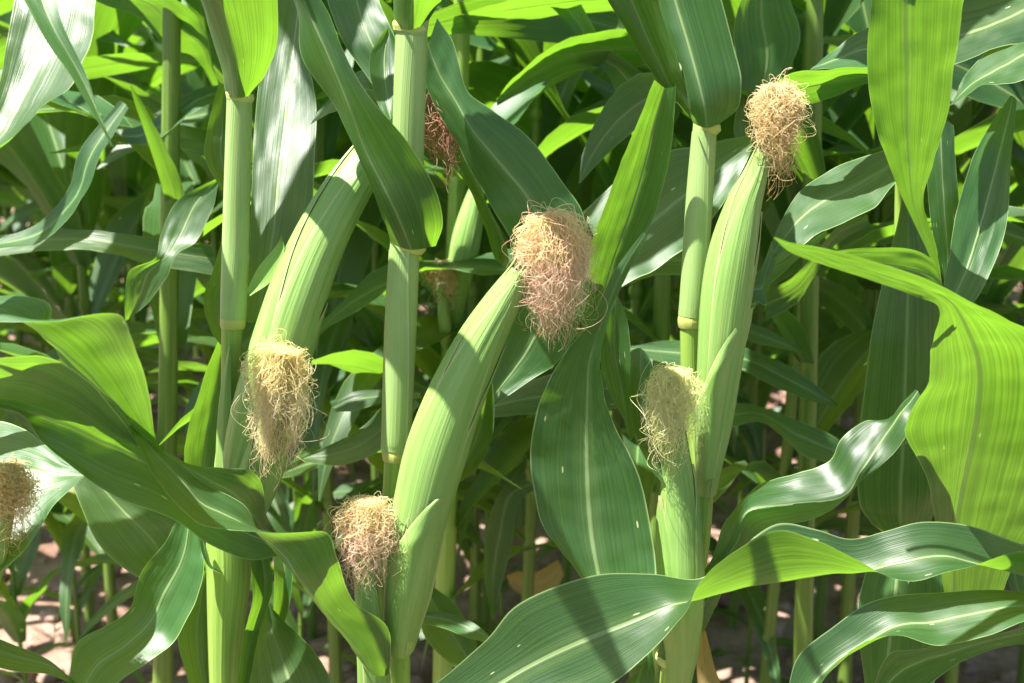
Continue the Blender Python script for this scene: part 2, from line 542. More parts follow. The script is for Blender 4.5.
def silk(root, parent, top, bottom, half, Y, mat, n=520, curl=1.0, seed=1, pts=40, rad=0.00025, spread=1.0, label=None, origin=None):
    """tangled strands that leave the ear's tip at `top` and hang over it to `bottom`; half = half width in px"""
    rng = random.Random(seed)
    a, b = place(*top, Y), place(*bottom, Y)
    hw = px_size(half, (a + b) / 2)
    L = (b - a).length
    ax = np.array((b - a) / L)
    sx = np.cross(ax, np.array((0.0, 1.0, 0.0)))
    sx /= np.linalg.norm(sx)
    sz = np.cross(sx, ax)
    a = np.array(a)
    V, F, UV = [], [], []
    lump = [(rng.uniform(0, 6.28), rng.uniform(0.6, 1.12), rng.gauss(0, 0.3), rng.uniform(0.72, 1.22), rng.uniform(-0.07, 0.06)) for _ in range(18)]
    n = int(n * 0.85)
    hw *= 0.86
    for s in range(n):
        loose = rng.random() < 0.16
        lk = lump[rng.randrange(18)]                          # strands run in loose locks
        phi = lk[0] + rng.gauss(0, 0.4)
        shell = lk[3] * rng.uniform(0.12, 1.0) ** 0.5 * (1.0 + (0.25 if loose else 0.0) * rng.random())
        end = min(1.1, lk[1] * (rng.uniform(0.35, 1.0) ** 0.7)) * (1.0 if loose else 1.06 - 0.3 * shell ** 3)
        lift = (lk[4] + rng.uniform(-0.04, 0.04)) * (2.2 if loose else 1.0)
        thick = rad * rng.uniform(0.6, 1.25)
        dphi = rng.gauss(lk[2], 0.6)
        fr = [(rng.uniform(0.8, 2.6), rng.uniform(2.2, 5.5), rng.uniform(0, 6.28), rng.uniform(0, 6.28)) for _ in range(2)]
        amp = rng.uniform(0.5, 1.6) * curl * (2.0 if loose else 1.0)
        start = np.array((rng.gauss(0, .28), rng.gauss(0, .28))) * hw
        path = []
        for i in range(pts):
            t = i / (pts - 1)
            y = t * end
            w = min(1.0, (t * 3.2) ** 0.6) * (1.0 - 0.25 * max(0, y - 0.4) - 0.3 * max(0, y - 0.8)) * spread
            ang = phi + dphi * t
            r = hw * shell * w
            g = min(1, t * 4)
            ox = g * amp * (0.0034 * math.sin(fr[0][0] * 6.28 * t + fr[0][2]) + 0.002 * math.sin(fr[0][1] * 6.28 * t + fr[0][3]))
            oz = g * amp * (0.0034 * math.sin(fr[1][0] * 6.28 * t + fr[1][2]) + 0.002 * math.sin(fr[1][1] * 6.28 * t + fr[1][3]))
            oy = g * amp * (0.0034 * math.sin(fr[0][0] * 5.1 * t + fr[1][3]) + 0.001 * math.sin(fr[1][1] * 5.1 * t + fr[0][3]))
            up = -lift * math.sin(min(1, t * 3) * math.pi) * L
            f0 = 1 - min(1, t * 3)
            path.append(a + ax * (y * L + up + oy) + sx * (r * math.cos(ang) + ox + start[0] * f0) + sz * (r * math.sin(ang) * 0.9 + oz + start[1] * f0))
        path = np.array(path)
        T = np.gradient(path, axis=0)
        T /= np.maximum(np.linalg.norm(T, axis=1, keepdims=True), 1e-9)
        q = np.cross(T, np.array((0.31, 0.83, 0.46)))
        q /= np.maximum(np.linalg.norm(q, axis=1, keepdims=True), 1e-9)
        w2 = np.cross(T, q)
        base = len(V)
        for i in range(pts):
            rr = thick * (1.0 - 0.45 * i / pts)
            for k in range(3):
                c, d = math.cos(2.094 * k), math.sin(2.094 * k)
                V.append(path[i] + (q[i] * c + w2[i] * d) * rr)
                UV.append((s / n, i / (pts - 1) * end))
        for i in range(pts - 1):
            for k in range(3):
                x, y = base + i * 3 + k, base + i * 3 + (k + 1) % 3
                F.append((x, y, y + 3, x + 3))
    o = mesh_object("silk", V, F, UV, mat, parent, root.location if origin is None else origin)
    if label:
        o["label"] = label
    return o
# ------------------------------------------------------------------ ground
def ground_height(x, y):
    h = 0.035 * noise.noise(Vector((x * 1.7, y * 1.7, 0.3))) + 0.02 * noise.noise(Vector((x * 6, y * 6, 1.3)))
    return h + 0.012 * noise.noise(Vector((x * 17, y * 17, 2.3)))


def build_ground():
    xs = np.concatenate([[-300, -60, -20, -9], np.linspace(-4, 4, 190), [9, 20, 60, 300]])
    ys = np.concatenate([[-300, -60, -15, -4], np.linspace(-0.5, 6.5, 170), np.linspace(7, 14, 16), [20, 60, 300]])
    V = [(x, y, ground_height(x, y)) for y in ys for x in xs]
    UV = [(x, y) for y in ys for x in xs]
    o = mesh_object("ground", V, grid_faces(len(ys), len(xs)), UV, M_SOIL)
    o["kind"] = "structure"
    rng = random.Random(5)
    V, F = [], []
    tb = bmesh.new()
    bmesh.ops.create_icosphere(tb, subdivisions=2, radius=1)
    sv = [v.co.copy() for v in tb.verts]
    sf = [[v.index for v in f.verts] for f in tb.faces]
    tb.free()
    for k in range(1500):
        x, y = rng.uniform(-2.6, 2.6), rng.uniform(1.6, 5.2)
        s = min(0.06, 0.007 + rng.expovariate(1 / 0.011))
        b = len(V)
        sc = (rng.uniform(0.7, 1.4), rng.uniform(0.7, 1.4), rng.uniform(0.5, 0.9))
        z = ground_height(x, y) + s * 0.25
        for c in sv:
            r = 1 + 0.45 * noise.noise(c * 1.4 + Vector((k * 3.1, 0, 0))) + 0.2 * noise.noise(c * 3.5 + Vector((0, k * 2.3, 0)))
            V.append((x + c.x * r * s * sc[0], y + c.y * r * s * sc[1], z + c.z * r * s * sc[2]))
        F += [[i + b for i in f] for f in sf]
    o = mesh_object("soil_clods", V, F, [(v[0], v[1]) for v in V], M_CLOD)
    o["kind"] = "stuff"
    o["label"], o["category"] = "dry pinkish brown crumbs and clods of soil strewn between the corn rows", "soil"


build_ground()


def build_added_verge():
    """dark green verge sheet added out of view, under and behind the camera"""
    xs, ys = np.linspace(-12, 12, 60), np.linspace(-9, 0.55, 40)
    V = [(x, y, ground_height(x, y) + 0.012 + 0.01 * noise.noise(Vector((x * 9, y * 9, 4)))) for y in ys for x in xs]
    m = soil_material("added_grass_green", (0.025, 0.06, 0.015), (0.06, 0.11, 0.03))
    o = mesh_object("added_grass", V, grid_faces(len(ys), len(xs)), [(v[0], v[1]) for v in V], m)  # unseen sheet, added to cut the warm light bounced off bare soil
    o["kind"] = "structure"


build_added_verge()


# ------------------------------------------------------------------ a grown corn plant for the rows behind and for the tops out of the frame
def grown_leaf(base, az, length, width, elev, droop, twist, rng, nv=15, nu=7, fold=0.35, wave=1.5, hang=0.0):
    """arching blade that leaves `base` in direction az; returns verts, faces, uvs"""
    d = Vector((math.cos(az), math.sin(az), 0))
    s = Vector((-math.sin(az), math.cos(az), 0))
    p = Vector(base)
    V, UV = [], []
    ph, fr = rng.uniform(0, 6.28), rng.uniform(2.0, 3.6)
    for i in range(nv):
        t = i / (nv - 1)
        e = elev - droop * t ** 1.35
        T = d * math.cos(e) + Vector((0, 0, 1)) * math.sin(e)
        if i:
            p = p + T * (length / (nv - 1))
        up = d * -math.sin(e) + Vector((0, 0, 1)) * math.cos(e)
        tw = twist * t * t
        sd, n = s * math.cos(tw) + up * math.sin(tw), up * math.cos(tw) - s * math.sin(tw)
        w = width * 0.5 * min(1.0, 0.42 + 2.6 * t) * (1 - t ** 2.6) ** 0.8 + 0.0008
        for j in range(nu):
            x = j / (nu - 1) * 2 - 1
            h = abs(x) * fold * (1 - 0.7 * t) * w + wave * 0.22 * w * x * x * math.sin(fr * 6.28 * t + ph + (1.7 if x > 0 else 0)) * min(1, 3 * t)
            V.append(p + sd * (x * w) + n * h)
            UV.append((j / (nu - 1), t * length + ph))
    return V, grid_faces(nv, nu), UV


def merge(parts):
    V, F, UV = [], [], []
    for v, f, u in parts:
        b = len(V)
        V += list(v)
        UV += list(u)
        F += [tuple(i + b for i in q) for q in f]
    return V, F, UV


def grown_plant(seed, label, group, height=2.15, low=0.45, parts=True, detail=True, dry=0):
    rng = random.Random(seed)
    root = plant_root((0, 0, 0), label, group)
    az0 = rng.uniform(-0.5, 0.5) + (math.pi if rng.random() < 0.5 else 0)
    lean = (rng.uniform(-0.03, 0.03), rng.uniform(-0.03, 0.03))
    at = lambda z: Vector((lean[0] * z + 0.006 * math.sin(z * 5 + seed), lean[1] * z, z))
    zs = np.linspace(-0.03, height, 30)
    rad = [0.0118 * (1 - 0.5 * (max(z, 0) / height) ** 1.4) for z in zs]
    stem = sweep([at(z) for z in zs], rad, 10)
    blades, cobs, silks, nodes = [], [], [], []
    nl = 15
    for k in range(nl):
        z = low + (height - 0.12 - low) * k / (nl - 1) + rng.uniform(-0.03, 0.03)
        az = az0 + math.pi * k + rng.gauss(0, 0.6)
        f = k / (nl - 1)
        if z > height * 0.75 and k % 2:
            continue
        ln = (0.62 + 0.32 * math.sin(math.pi * min(1, 0.15 + f * 0.8))) * rng.uniform(0.85, 1.1)
        wd = rng.uniform(0.085, 0.115) * (0.75 + 0.35 * math.sin(math.pi * f))
        el = R(rng.uniform(48, 68) + 8 * f)
        dr = R(rng.uniform(65, 125) - 35 * f)
        if f < 0.3 and parts:                               # old bottom blades hang
            el, dr, ln, wd = R(rng.uniform(30, 55)), R(rng.uniform(95, 140)), ln * 0.7, wd * 0.6
        if z > height * 0.75:                                         # young blades at the top still stand upright
            ln, el, dr = ln * 0.6, R(rng.uniform(66, 80)), R(rng.uniform(20, 50))
        b = at(z) + Vector((math.cos(az), math.sin(az), 0)) * 0.008
        blades.append(grown_leaf(b, az, ln, wd, el, dr, rng.gauss(0, 1.5), rng, 17 if detail else 11, 7 if detail else 5))
        nz = z - 0.16
        if nz > 0.05 and k % 2 == 0:
            nodes.append(sweep([at(nz - 0.008), at(nz - 0.003), at(nz + 0.003), at(nz + 0.008)], [0.0112, 0.0124, 0.0124, 0.0112], 10))
    for k in range(1 if seed in (201, 204) else 0):
        z = 0.86 + 0.17 * k + rng.uniform(-0.08, 0.1)
        az = az0 + math.pi * k + rng.gauss(0, 0.4)
        d = Vector((math.cos(az) * 0.34, math.sin(az) * 0.34, 0.94)).normalized()
        b = at(z) + Vector((math.cos(az), math.sin(az), 0)) * 0.012
        L = rng.uniform(0.17, 0.24)
        prof = [0.008, 0.017, 0.024, 0.026, 0.025, 0.022, 0.016, 0.009]
        cobs.append(sweep([b + d * (L * i / 7) for i in range(8)], prof, 12, 1.0, 0.08, seed))
        tip = b + d * L
        sv = []
        for q in range(46 if detail else 14):
            a = rng.uniform(0, 6.28)
            o = Vector((math.cos(a), math.sin(a), 0)) * rng.uniform(0.008, 0.026)
            pth = [tip, tip + o * 0.6 + d * 0.022, tip + o + d * 0.01, tip + o * 1.15 - Vector((0, 0, 0.03)), tip + o * 1.0 - Vector((0, 0, rng.uniform(0.05, 0.08)))]
            pth = [p + Vector((rng.gauss(0, .002), rng.gauss(0, .002), 0)) for p in pth]
            sv.append(sweep(pth, [0.0011] * 5, 3))
        silks.append(merge(sv))
    if parts:
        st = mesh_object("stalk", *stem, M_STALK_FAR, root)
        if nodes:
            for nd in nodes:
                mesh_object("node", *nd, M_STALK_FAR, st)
        for i, bl in enumerate(blades):
            mesh_object("leaf", *bl, M_LEAF_DRY if i < dry else M_LEAF_FAR, root)
        for c, s in zip(cobs, silks):
            e = mesh_object("corn_ear", *c, M_HUSK, root)
            mesh_object("silk", *s, M_SILK_GOLD, e)
    else:
        # far rows: a plant a few pixels wide is one mesh with three materials
        P = [stem] + blades + cobs + silks
        V, F, UV = merge(P)
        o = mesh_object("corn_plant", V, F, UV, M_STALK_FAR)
        for m in (M_LEAF_FAR, M_HUSK, M_SILK_GOLD):
            o.data.materials.append(m)
        kind = [0] * len(stem[1]) + [1] * sum(len(b[1]) for b in blades) + [2] * sum(len(c[1]) for c in cobs) + [3] * sum(len(s[1]) for s in silks)
        o.data.polygons.foreach_set("material_index", np.array(kind, dtype=np.int32))
        o["label"], o["category"], o["group"] = label, "corn plant", group
        bpy.data.objects.remove(root)
        return o
    return root


def copy_plant(src, loc, rz, sc, label=None):
    r = src.copy()
    COL.objects.link(r)
    r.location, r.rotation_euler, r.scale = loc, (0, 0, rz), (sc, sc, sc)
    if label:
        r["label"] = label
    for ch in list(src.children):
        c = ch.copy()
        COL.objects.link(c)
        c.parent = r
        for g in ch.children:
            d = g.copy()
            COL.objects.link(d)
            d.parent = c
    return r


def put(o, loc, rz, sc, used):
    if o.name not in used:
        used.add(o.name)
        o.location, o.rotation_euler, o.scale = loc, (0, 0, rz), (sc, sc, sc)
        return o
    return copy_plant(o, loc, rz, sc)


def build_rows():
    rng = random.Random(77)
    used = set()
    # second to fourth rows: stalks one can follow between the front plants
    near_lab = "leafy corn plant in the shaded rows close behind the front plants"
    near = [grown_plant(100 + i, near_lab, "corn plants of the rows close behind the front", 1.72, 0.38 if i % 2 else 0.55, True, True, 0) for i in range(5)]
    spots = [(x, 1.78) for x in (-110, 325, 520, 640, 764, 860, 960, 1060, 1150)] + [(x, 2.5) for x in (-150, -60, 85, 235, 310, 400, 485, 562, 740, 820, 910, 1070, 1150)]
    spots += [(x, 2.12) for x in (-100, 110, 270, 375, 470, 610, 690, 880, 1040)]
    for i, (px, Y) in enumerate(spots):
        x = place(px, 600, Y).x
        y = Y + rng.uniform(-0.05, 0.05)
        put(near[i % 5], (x, y, ground_height(x, y)), rng.uniform(0, 6.28), rng.uniform(0.93, 1.05), used)
    far_lab = "corn plant deep in the far rows, a blur of green leaves"
    far = [grown_plant(200 + i, far_lab, "corn plants of the far rows", 2.2, 0.2, False, False) for i in range(6)]
    k = 0
    for r, Y in enumerate((3.25, 4.0, 4.75, 5.5, 6.3, 7.1, 8.0)):
        half = Y * 0.52 + 0.35
        n = int(2 * half / (0.21 if r < 4 else 0.26))
        for i in range(n):
            x = -half + 2 * half * (i + 0.5) / n + rng.uniform(-0.05, 0.05)
            y = Y + rng.uniform(-0.06, 0.06)
            put(far[k % 6], (x, y, 0.0), rng.uniform(0, 6.28), rng.uniform(0.92, 1.08), used)
            k += 1


build_rows()
# ------------------------------------------------------------------ the front row, measured leaf by leaf
FRONT = "corn plants of the front row"


def base_at(px, Y):
    p = place(px, 900, Y)
    return Vector((p.x, Y, ground_height(p.x, Y)))


A = plant_root(base_at(230, 1.05), "corn plant with cream silk low before its thick stalk and a long leaning ear", FRONT)
B = plant_root(base_at(400, 1.05), "corn plant in the middle, its leaning ear crowned by a large pinkish silk tuft", FRONT)
C = plant_root(base_at(668, 1.06), "front corn plant with an upright tan silked ear above a small pale green silked ear", FRONT)
D = plant_root(base_at(892, 1.18), "corn plant without visible ears, one broad bright leaf hanging straight down before its stalk", FRONT)
E = plant_root(base_at(1150, 0.98), "corn plant past the right edge, its long wavy pale leaves reaching in along the bottom", FRONT)
Z = plant_root(base_at(-70, 1.0), "corn plant cut off by the left edge, golden silk before a pale drooping leaf", FRONT)


def top_leaves(root, ctrl_top, n, seed, az0, z0=1.62, z1=2.0):
    """the part of a front plant above the picture: real leaves that shade the ones below"""
    rng = random.Random(seed)
    for k in range(n):
        z = z0 + (z1 - z0) * k / max(1, n - 1)
        az = math.pi / 2 + (0.75 if k % 2 else -0.75) + az0 * 0.2 + rng.gauss(0, 0.15)
        b = Vector((ctrl_top.x, ctrl_top.y, z)) + Vector((math.cos(az), math.sin(az), 0)) * 0.01
        V, F, UV = grown_leaf(b, az, rng.uniform(0.5, 0.65), 0.085, R(rng.uniform(60, 72)), R(rng.uniform(55, 85)), rng.gauss(0, 0.7), rng)
        mesh_object("leaf", V, F, UV, M_LEAF, root, root.location)


def up_to(px, py, Y, z):
    p = place(px, py, Y)
    return Vector((p.x, Y, z))


# ---------------- plant A
sA = stalk(A, [(252, -560, 1.05, 9), (251, -300, 1.05, 12), (248, -80, 1.05, 13), (243, 20, 1.05, 13), (239, 95, 1.05, 12), (236, 200, 1.05, 12.5), (233, 300, 1.05, 12.5), (233, 322, 1.05, 12)])
stalk(A, [(233, 322, 1.05, 11.5), (232, 336, 1.05, 10.5), (230, 400, 1.05, 9.5), (227, 470, 1.05, 13), (227, 520, 1.05, 20), (229, 570, 1.05, 22), (226, 630, 1.05, 18), (225, 690, 1.05, 15), (228, 800, 1.05, 13), (230, 1000, 1.05, 12), (231, 1750, 1.05, 13)], M_STALK_LOW, parent=sA)
ring(A, sA, 233, 322, 1.05, 12.2, 6, M_NODE, "node")
lf = leaf(A, 1.04, [
    [(226, 97, 1), (239, 98, -1.3), (252, 95, 1)], [(222, 70, 1), (236, 62, -1.6), (267, 72, 1)],
    [(210, 30, 1), (226, 25, -2), (277, 42, 0)], [(198, -10, 0), (214, -20, -3.5), (277, -8, -2)],
    [(186, -90, -2), (205, -100, -6), (268, -95, -5)], [(180, -170, -7), (205, -180, -11), (250, -175, -9)], [(195, -240, -14), (205, -245, -16), (220, -240, -15)]], ripple=.001, lean=-3)
ring(A, lf, 240, 96, 1.05, 13, 5, M_COLLAR, "collar", 1.1, (1, 0))
leaf(A, 1.08, [
    [(246, 320, 0), (258, 318, 1), (280, 270, 1)], [(250, 240, 1), (272, 240, 1.4), (303, 235, 1)], [(252, 180, 2), (278, 180, 2.4), (314, 185, 2)],
    [(255, 120, 3.5), (285, 120, 4), (315, 95, 3.5)], [(262, 60, 5), (292, 60, 5.6), (305, 50, 5)], [(276, 10, 7), (298, 10, 7.6), (318, 8, 7)], [(288, -80, 12), (310, -80, 12), (332, -80, 12)], [(300, -160, 18), (310, -160, 18), (318, -160, 18)]], crease=.3, lean=4.2)
leaf(A, 1.10, [[(218, 82, 2), (229, 88, 2)], [(207, 130, 1), (232, 128, 1)], [(205, 156, -.5), (232, 160, 0)], [(221, 190, -2), (232, 200, -1.5)]], keel=1)
leaf(A, 1.08, [[(226, 228, 1), (230, 230, 1)], [(211, 275, 0), (231, 275, 1)], [(203, 302, 0), (229, 305, 1)], [(211, 330, -1), (229, 336, 0)], [(226, 352, -1), (230, 353, -1)]], keel=.6)
leaf(A, 1.12, [[(222, 330, 1), (226, 335, 1)], [(204, 378, 0), (226, 385, 1)], [(190, 420, 0), (224, 425, 1)], [(184, 452, 0), (220, 462, 1)], [(188, 500, 0), (214, 505, 0)]], keel=1)
leaf(A, 1.035, [[(229, 345, 0), (232, 345, 0)], [(222, 380, 0), (231, 380, -.4)], [(217, 420, 0), (232, 420, -.5)], [(216, 460, 0), (232, 462, -.5)], [(218, 500, 0), (236, 500, -.5)]], M_HUSK, -.3, .0006, "sheath")
e = ear(A, [(238, 505, 1.035, 13), (246, 468, 1.03, 22), (257, 430, 1.025, 28), (271, 385, 1.025, 30.5), (285, 340, 1.03, 30.5), (301, 290, 1.035, 29.5), (322, 238, 1.045, 27), (352, 185, 1.06, 23), (388, 135, 1.09, 16), (424, 104, 1.12, 9)],
        [(-160, -15, 0.02, 0.55, 1.0), (15, 160, 0.05, 0.86, 1.6), (-70, 30, 0.12, 1.04, 1.2)], M_HUSK, "long thick ear leaning right behind the next stalk")
silk(A, e, (436, 92), (443, 184), 21, 1.11, M_SILK_BROWN, 190, 1.1, 11, rad=.0004, label="dry reddish brown silk")
leaf(A, 1.03, [[(246, 292, 0), (250, 296, 0)], [(258, 268, 0), (272, 280, 0)], [(276, 246, 0), (284, 252, 0)], [(281, 236, 0), (282, 238, 0)]], M_HUSK2, .2, .0006, "husk")
e = ear(A, [(232, 545, 1.05, 10), (240, 525, 1.035, 16), (250, 500, 1.02, 20), (263, 465, 1.01, 21), (273, 430, 1.0, 18), (281, 390, .99, 12), (283, 365, .985, 6)],
        [(-140, 20, 0.05, 0.8, 1.2), (0, 150, 0.05, 0.7, 1.6)], M_HUSK)
silk(A, e, (284, 350), (277, 474), 35, .975, M_SILK_CREAM, 760, 1.0, 12, label="cream coloured silk, the palest of the tufts")
# long blades that leave plant A to the left
leaf(A, .985, [
    [(262, 540, 3), (264, 530, 3), (268, 520, 2)], [(225, 508, 1), (238, 498, 1.5), (257, 474, 2)], [(192, 484, 0), (205, 478, 1.2), (225, 468, 2)], [(160, 460, 0), (173, 460, .8), (186, 462, 1)],
    [(122, 428, 1), (144, 435, 0), (158, 442, 0)], [(92, 394, 2), (113, 401, 0), (150, 395, -2)], [(62, 356, 2.5), (80, 367, 0), (138, 348, -3.5)], [(50, 330, 3.5), (42, 335, .5), (116, 316, -3.5)],
    [(48, 303, 5), (15, 318, 2), (60, 321, -2)], [(0, 296, 6), (-15, 305, 3), (5, 322, -.5)], [(-60, 300, 6), (-65, 308, 4), (-60, 322, 2)], [(-110, 330, 5), (-111, 333, 5), (-110, 336, 4)]], crease=.55, lean=-6)
leaf(A, .97, [
    [(292, 540, 3), (290, 547, 2.4), (286, 555, 2)], [(246, 522, 2), (244, 532, 2), (252, 560, .6)], [(200, 492, 2.5), (195, 500, 2), (217, 548, 0)], [(148, 456, 1), (145, 462, 1.5), (172, 519, -1)], [(128, 428, -1), (105, 443, 1.2), (118, 498, -1.5)],
    [(98, 390, -2.5), (65, 425, 1), (75, 470, -1.5)], [(62, 362, -3.5), (28, 412, 1), (45, 445, -.5)], [(25, 357, -4), (-5, 402, 1), (18, 413, 0)], [(-30, 365, -4), (-40, 395, 0), (-30, 405, 0)], [(-100, 395, -3), (-100, 400, -3), (-98, 406, -3)]], crease=.55, lean=-5)
leaf(A, 1.0, [
    [(176, 522, 2), (190, 518, 2.5), (204, 545, 2)], [(163, 545, 1), (183, 557, 1.4), (204, 570, .5)], [(141, 573, 0), (165, 592, .6), (194, 605, -.5)], [(131, 608, -.5), (150, 622, 0), (177, 640, -1.5)],
    [(103, 627, -2), (126, 645, -2), (150, 662, -3)], [(76, 645, -4), (95, 668, -4.5), (117, 684, -5)], [(68, 692, -7), (75, 712, -8), (90, 722, -8)], [(60, 760, -11), (64, 762, -11), (68, 762, -11)]], crease=.3)
leaf(A, 1.06, [[(66, 466, 2), (85, 468, 2), (100, 474, 2)], [(80, 505, 0), (120, 508, 1), (172, 517, 1)], [(100, 546, -1), (150, 538, 0), (185, 530, .5)], [(134, 575, -1), (165, 560, 0), (195, 550, 0)], [(175, 590, -1), (190, 580, 0), (206, 570, 0)]], crease=.5)
leaf(A, .985, [[(200, 541, 0), (205, 543, 0)], [(203, 556, -.3), (208, 554, -.2)], [(210, 568, -.4), (212, 566, -.4)], [(222, 574, -.6), (222.6, 573, -.6)]], keel=.2, ripple=.0005)
leaf(A, 1.09, [[(207, 553, 1), (213, 553, 1)], [(184, 600, 0), (212, 608, .5)], [(178, 642, -1), (210, 650, 0)], [(194, 700, -3), (212, 705, -2)], [(215, 760, -4), (220, 760, -4)]], keel=1)
leaf(A, 1.03, [[(250, 552, 0), (268, 556, 1)], [(252, 600, -.6), (273, 590, .5)], [(243, 640, -1), (258, 640, 0)], [(237, 690, -1.5), (247, 690, -1)], [(236, 740, -2), (238, 740, -2)]], keel=1)
leaf(A, 1.10, [[(262, 602, 1), (268, 606, 1)], [(250, 640, 0), (285, 620, .6)], [(246, 690, -2), (318, 655, -1)], [(262, 740, -5), (335, 700, -3)], [(300, 790, -8), (330, 770, -7)]], keel=1.2)
leaf(A, 1.13, [[(273, 550, 1), (290, 552, 1)], [(274, 580, 0), (292, 580, .5)], [(272, 615, 0), (288, 612, .5)], [(262, 650, 0), (274, 650, 0)]], keel=.8)
top_leaves(A, up_to(250, -80, 1.05, 0), 3, 31, 0.2)

sheath(A, sA, [(233, 318, 1.05, 12), (235, 255, 1.05, 12.6), (236.5, 195, 1.05, 12.6), (239, 100, 1.05, 12)], ((-250, 62), (-200, 30)))

# ---------------- plant B
sB = stalk(B, [(446, -560, 1.05, 10), (440, -300, 1.05, 14), (428, -80, 1.05, 16), (416, 0, 1.05, 16.5), (411, 40, 1.05, 15.8), (408, 130, 1.05, 15.5), (405, 240, 1.05, 15), (401, 330, 1.05, 15.6), (397, 430, 1.05, 14.5), (395, 455, 1.05, 12.5)])
stalk(B, [(395, 455, 1.05, 11), (393, 475, 1.05, 9.5), (391, 520, 1.05, 9.5), (394, 590, 1.04, 10), (399, 640, 1.03, 10.5), (400, 690, 1.03, 10.5), (400, 800, 1.04, 11), (400, 1000, 1.05, 12), (400, 1750, 1.05, 13)], M_STALK_LOW, parent=sB)
ring(B, sB, 395, 454, 1.05, 12.6, 6, M_NODE, "node")
ring(B, sB, 400, 640, 1.015, 14.5, 4, M_NODE, "node", 1.04)
lf = leaf(B, 1.04, [[(395, 27, 1), (410, 30, -1.6), (425, 24, 1)], [(393, 5, 0), (412, 0, -2.2), (441, 0, 1)], [(392, -45, -1), (418, -50, -4), (462, -40, -2)], [(398, -130, -5), (430, -135, -8), (478, -125, -7)], [(430, -220, -12), (450, -222, -14), (478, -215, -12)], [(470, -270, -18), (474, -270, -18), (478, -268, -18)]], ripple=.001, lean=-3)
ring(B, lf, 410, 27, 1.05, 16.5, 6, M_COLLAR, "collar", 1.08, (1, 0))
lf = leaf(B, 1.005, [
    [(391, 243, 4), (411, 250, 2.2), (436, 246, 4)], [(385, 224, 2), (400, 222, .8), (443, 222, 2)], [(373, 193, 1), (385, 190, .3), (434, 186, 1)], [(355, 150, 0), (364, 148, 0), (407, 141, 0)],
    [(333, 104, 1), (346, 99, -.5), (368, 95, -.5)], [(302, 58, 2), (326, 50, -.5), (343, 52, 0)], [(297, 10, 3), (304, 2, 0), (324, 4, 2)], [(272, -55, 2), (278, -60, 0), (290, -58, 2)], [(250, -115, -2), (252, -116, -2), (255, -115, -2)]], ripple=.001, crease=.5)
ring(B, lf, 409, 245, 1.05, 16, 5, M_COLLAR, "collar", 1.1, (1.5, 0))
leaf(B, 1.09, [
    [(424, 62, 0), (428, 45, 0), (437, 18, 1)], [(425, 82, 0), (439, 74, 0), (453, 42, 1)], [(437, 110, 0), (455, 100, -.5), (466, 88, 0)], [(457, 143, 0), (473, 131, -1), (488, 108, 0)], [(478, 184, 0), (502, 166, -1), (527, 136, 0)],
    [(496, 214, -.5), (529, 200, -1), (561, 180, 0)], [(514, 250, -.5), (545, 240, -1), (584, 218, 0)], [(512, 300, -1), (548, 298, -1), (590, 285, 0)], [(496, 350, -1), (531, 345, -1), (566, 352, -1)], [(486, 388, -2), (500, 388, -2), (528, 382, -2)], [(470, 420, -3), (473, 420, -3), (477, 418, -3)]], crease=.55)
leaf(B, 1.13, [[(424, 118, 0), (436, 108, 0)], [(432, 148, 0), (464, 150, -1)], [(462, 178, 0), (488, 205, -1)], [(483, 222, 0), (505, 240, -1)], [(494, 258, 0), (510, 275, 0)]], keel=1)
leaf(B, 1.12, [[(322, -25, 5), (350, -40, 4), (372, -40, 5)], [(330, 10, 3), (358, 5, 2.6), (378, -2, 3)], [(345, 45, 1), (370, 40, .8), (391, 28, 1)], [(368, 78, 0), (388, 72, 0), (402, 52, 0)], [(385, 105, -1), (398, 95, -1), (410, 78, -1)]], crease=.5)
leaf(B, 1.085, [[(386, 28, 4), (390, 28, 4)], [(370, 56, 2), (398, 58, 3)], [(372, 84, 1), (398, 84, 1)], [(380, 108, -1), (397, 104, -1)], [(389, 120, -2), (391, 119, -2)]], keel=.5)
leaf(B, 1.17, [[(310, 125, 0), (316, 112, 2)], [(332, 112, 0), (352, 78, 3)], [(352, 108, -1), (376, 70, 2)], [(385, 110, -1), (398, 85, 2)]], keel=.6)
e = ear(B, [(400, 650, 1.015, 13), (402, 625, 1.005, 18), (409, 575, 1.0, 24), (420, 515, 1.0, 28), (436, 452, 1.0, 31), (456, 395, 1.0, 28.5), (479, 346, 1.0, 24.5), (502, 305, 1.0, 18.5), (521, 272, 1.0, 11)],
        [(-60, 60, 0.1, 1.06, 0.8), (40, 160, 0.1, 1.08, 1.0), (-170, -30, 0.02, 0.78, 1.2)], M_HUSK, "plump ear leaning right in bright green husk")
leaf(B, 1.0, [[(386, 641, 0), (400, 644, -1.5), (415, 641, 0)], [(384, 600, 0), (405, 603, -2.7), (430, 600, 0)], [(392, 560, -1.4), (414, 562, -3.1), (440, 560, 0)], [(402, 538, -2.6), (424, 535, -3.2), (446, 525, -.2)], [(424, 510, -3.1), (440, 503, -2.3), (453, 496, -.2)], [(453, 484, -1.2), (455, 482, -.8), (457, 480, -.2)]], M_WRAP, crease=0, ripple=.0006, name="husk", whole=True, parent=e)
silk(B, e, (552, 214), (560, 345), 40, 1.0, M_SILK_PINK, 950, 1.15, 13, label="large silk tuft blushing pink")
leaf(B, 1.03, [[(444, 487, 0), (452, 487, 0)], [(453, 462, 0), (478, 468, .5)], [(468, 425, 0), (493, 432, .5)], [(480, 395, 0), (494, 398, 0)], [(488, 375, 0), (491, 376, 0)]], keel=.8, name="husk_blade")
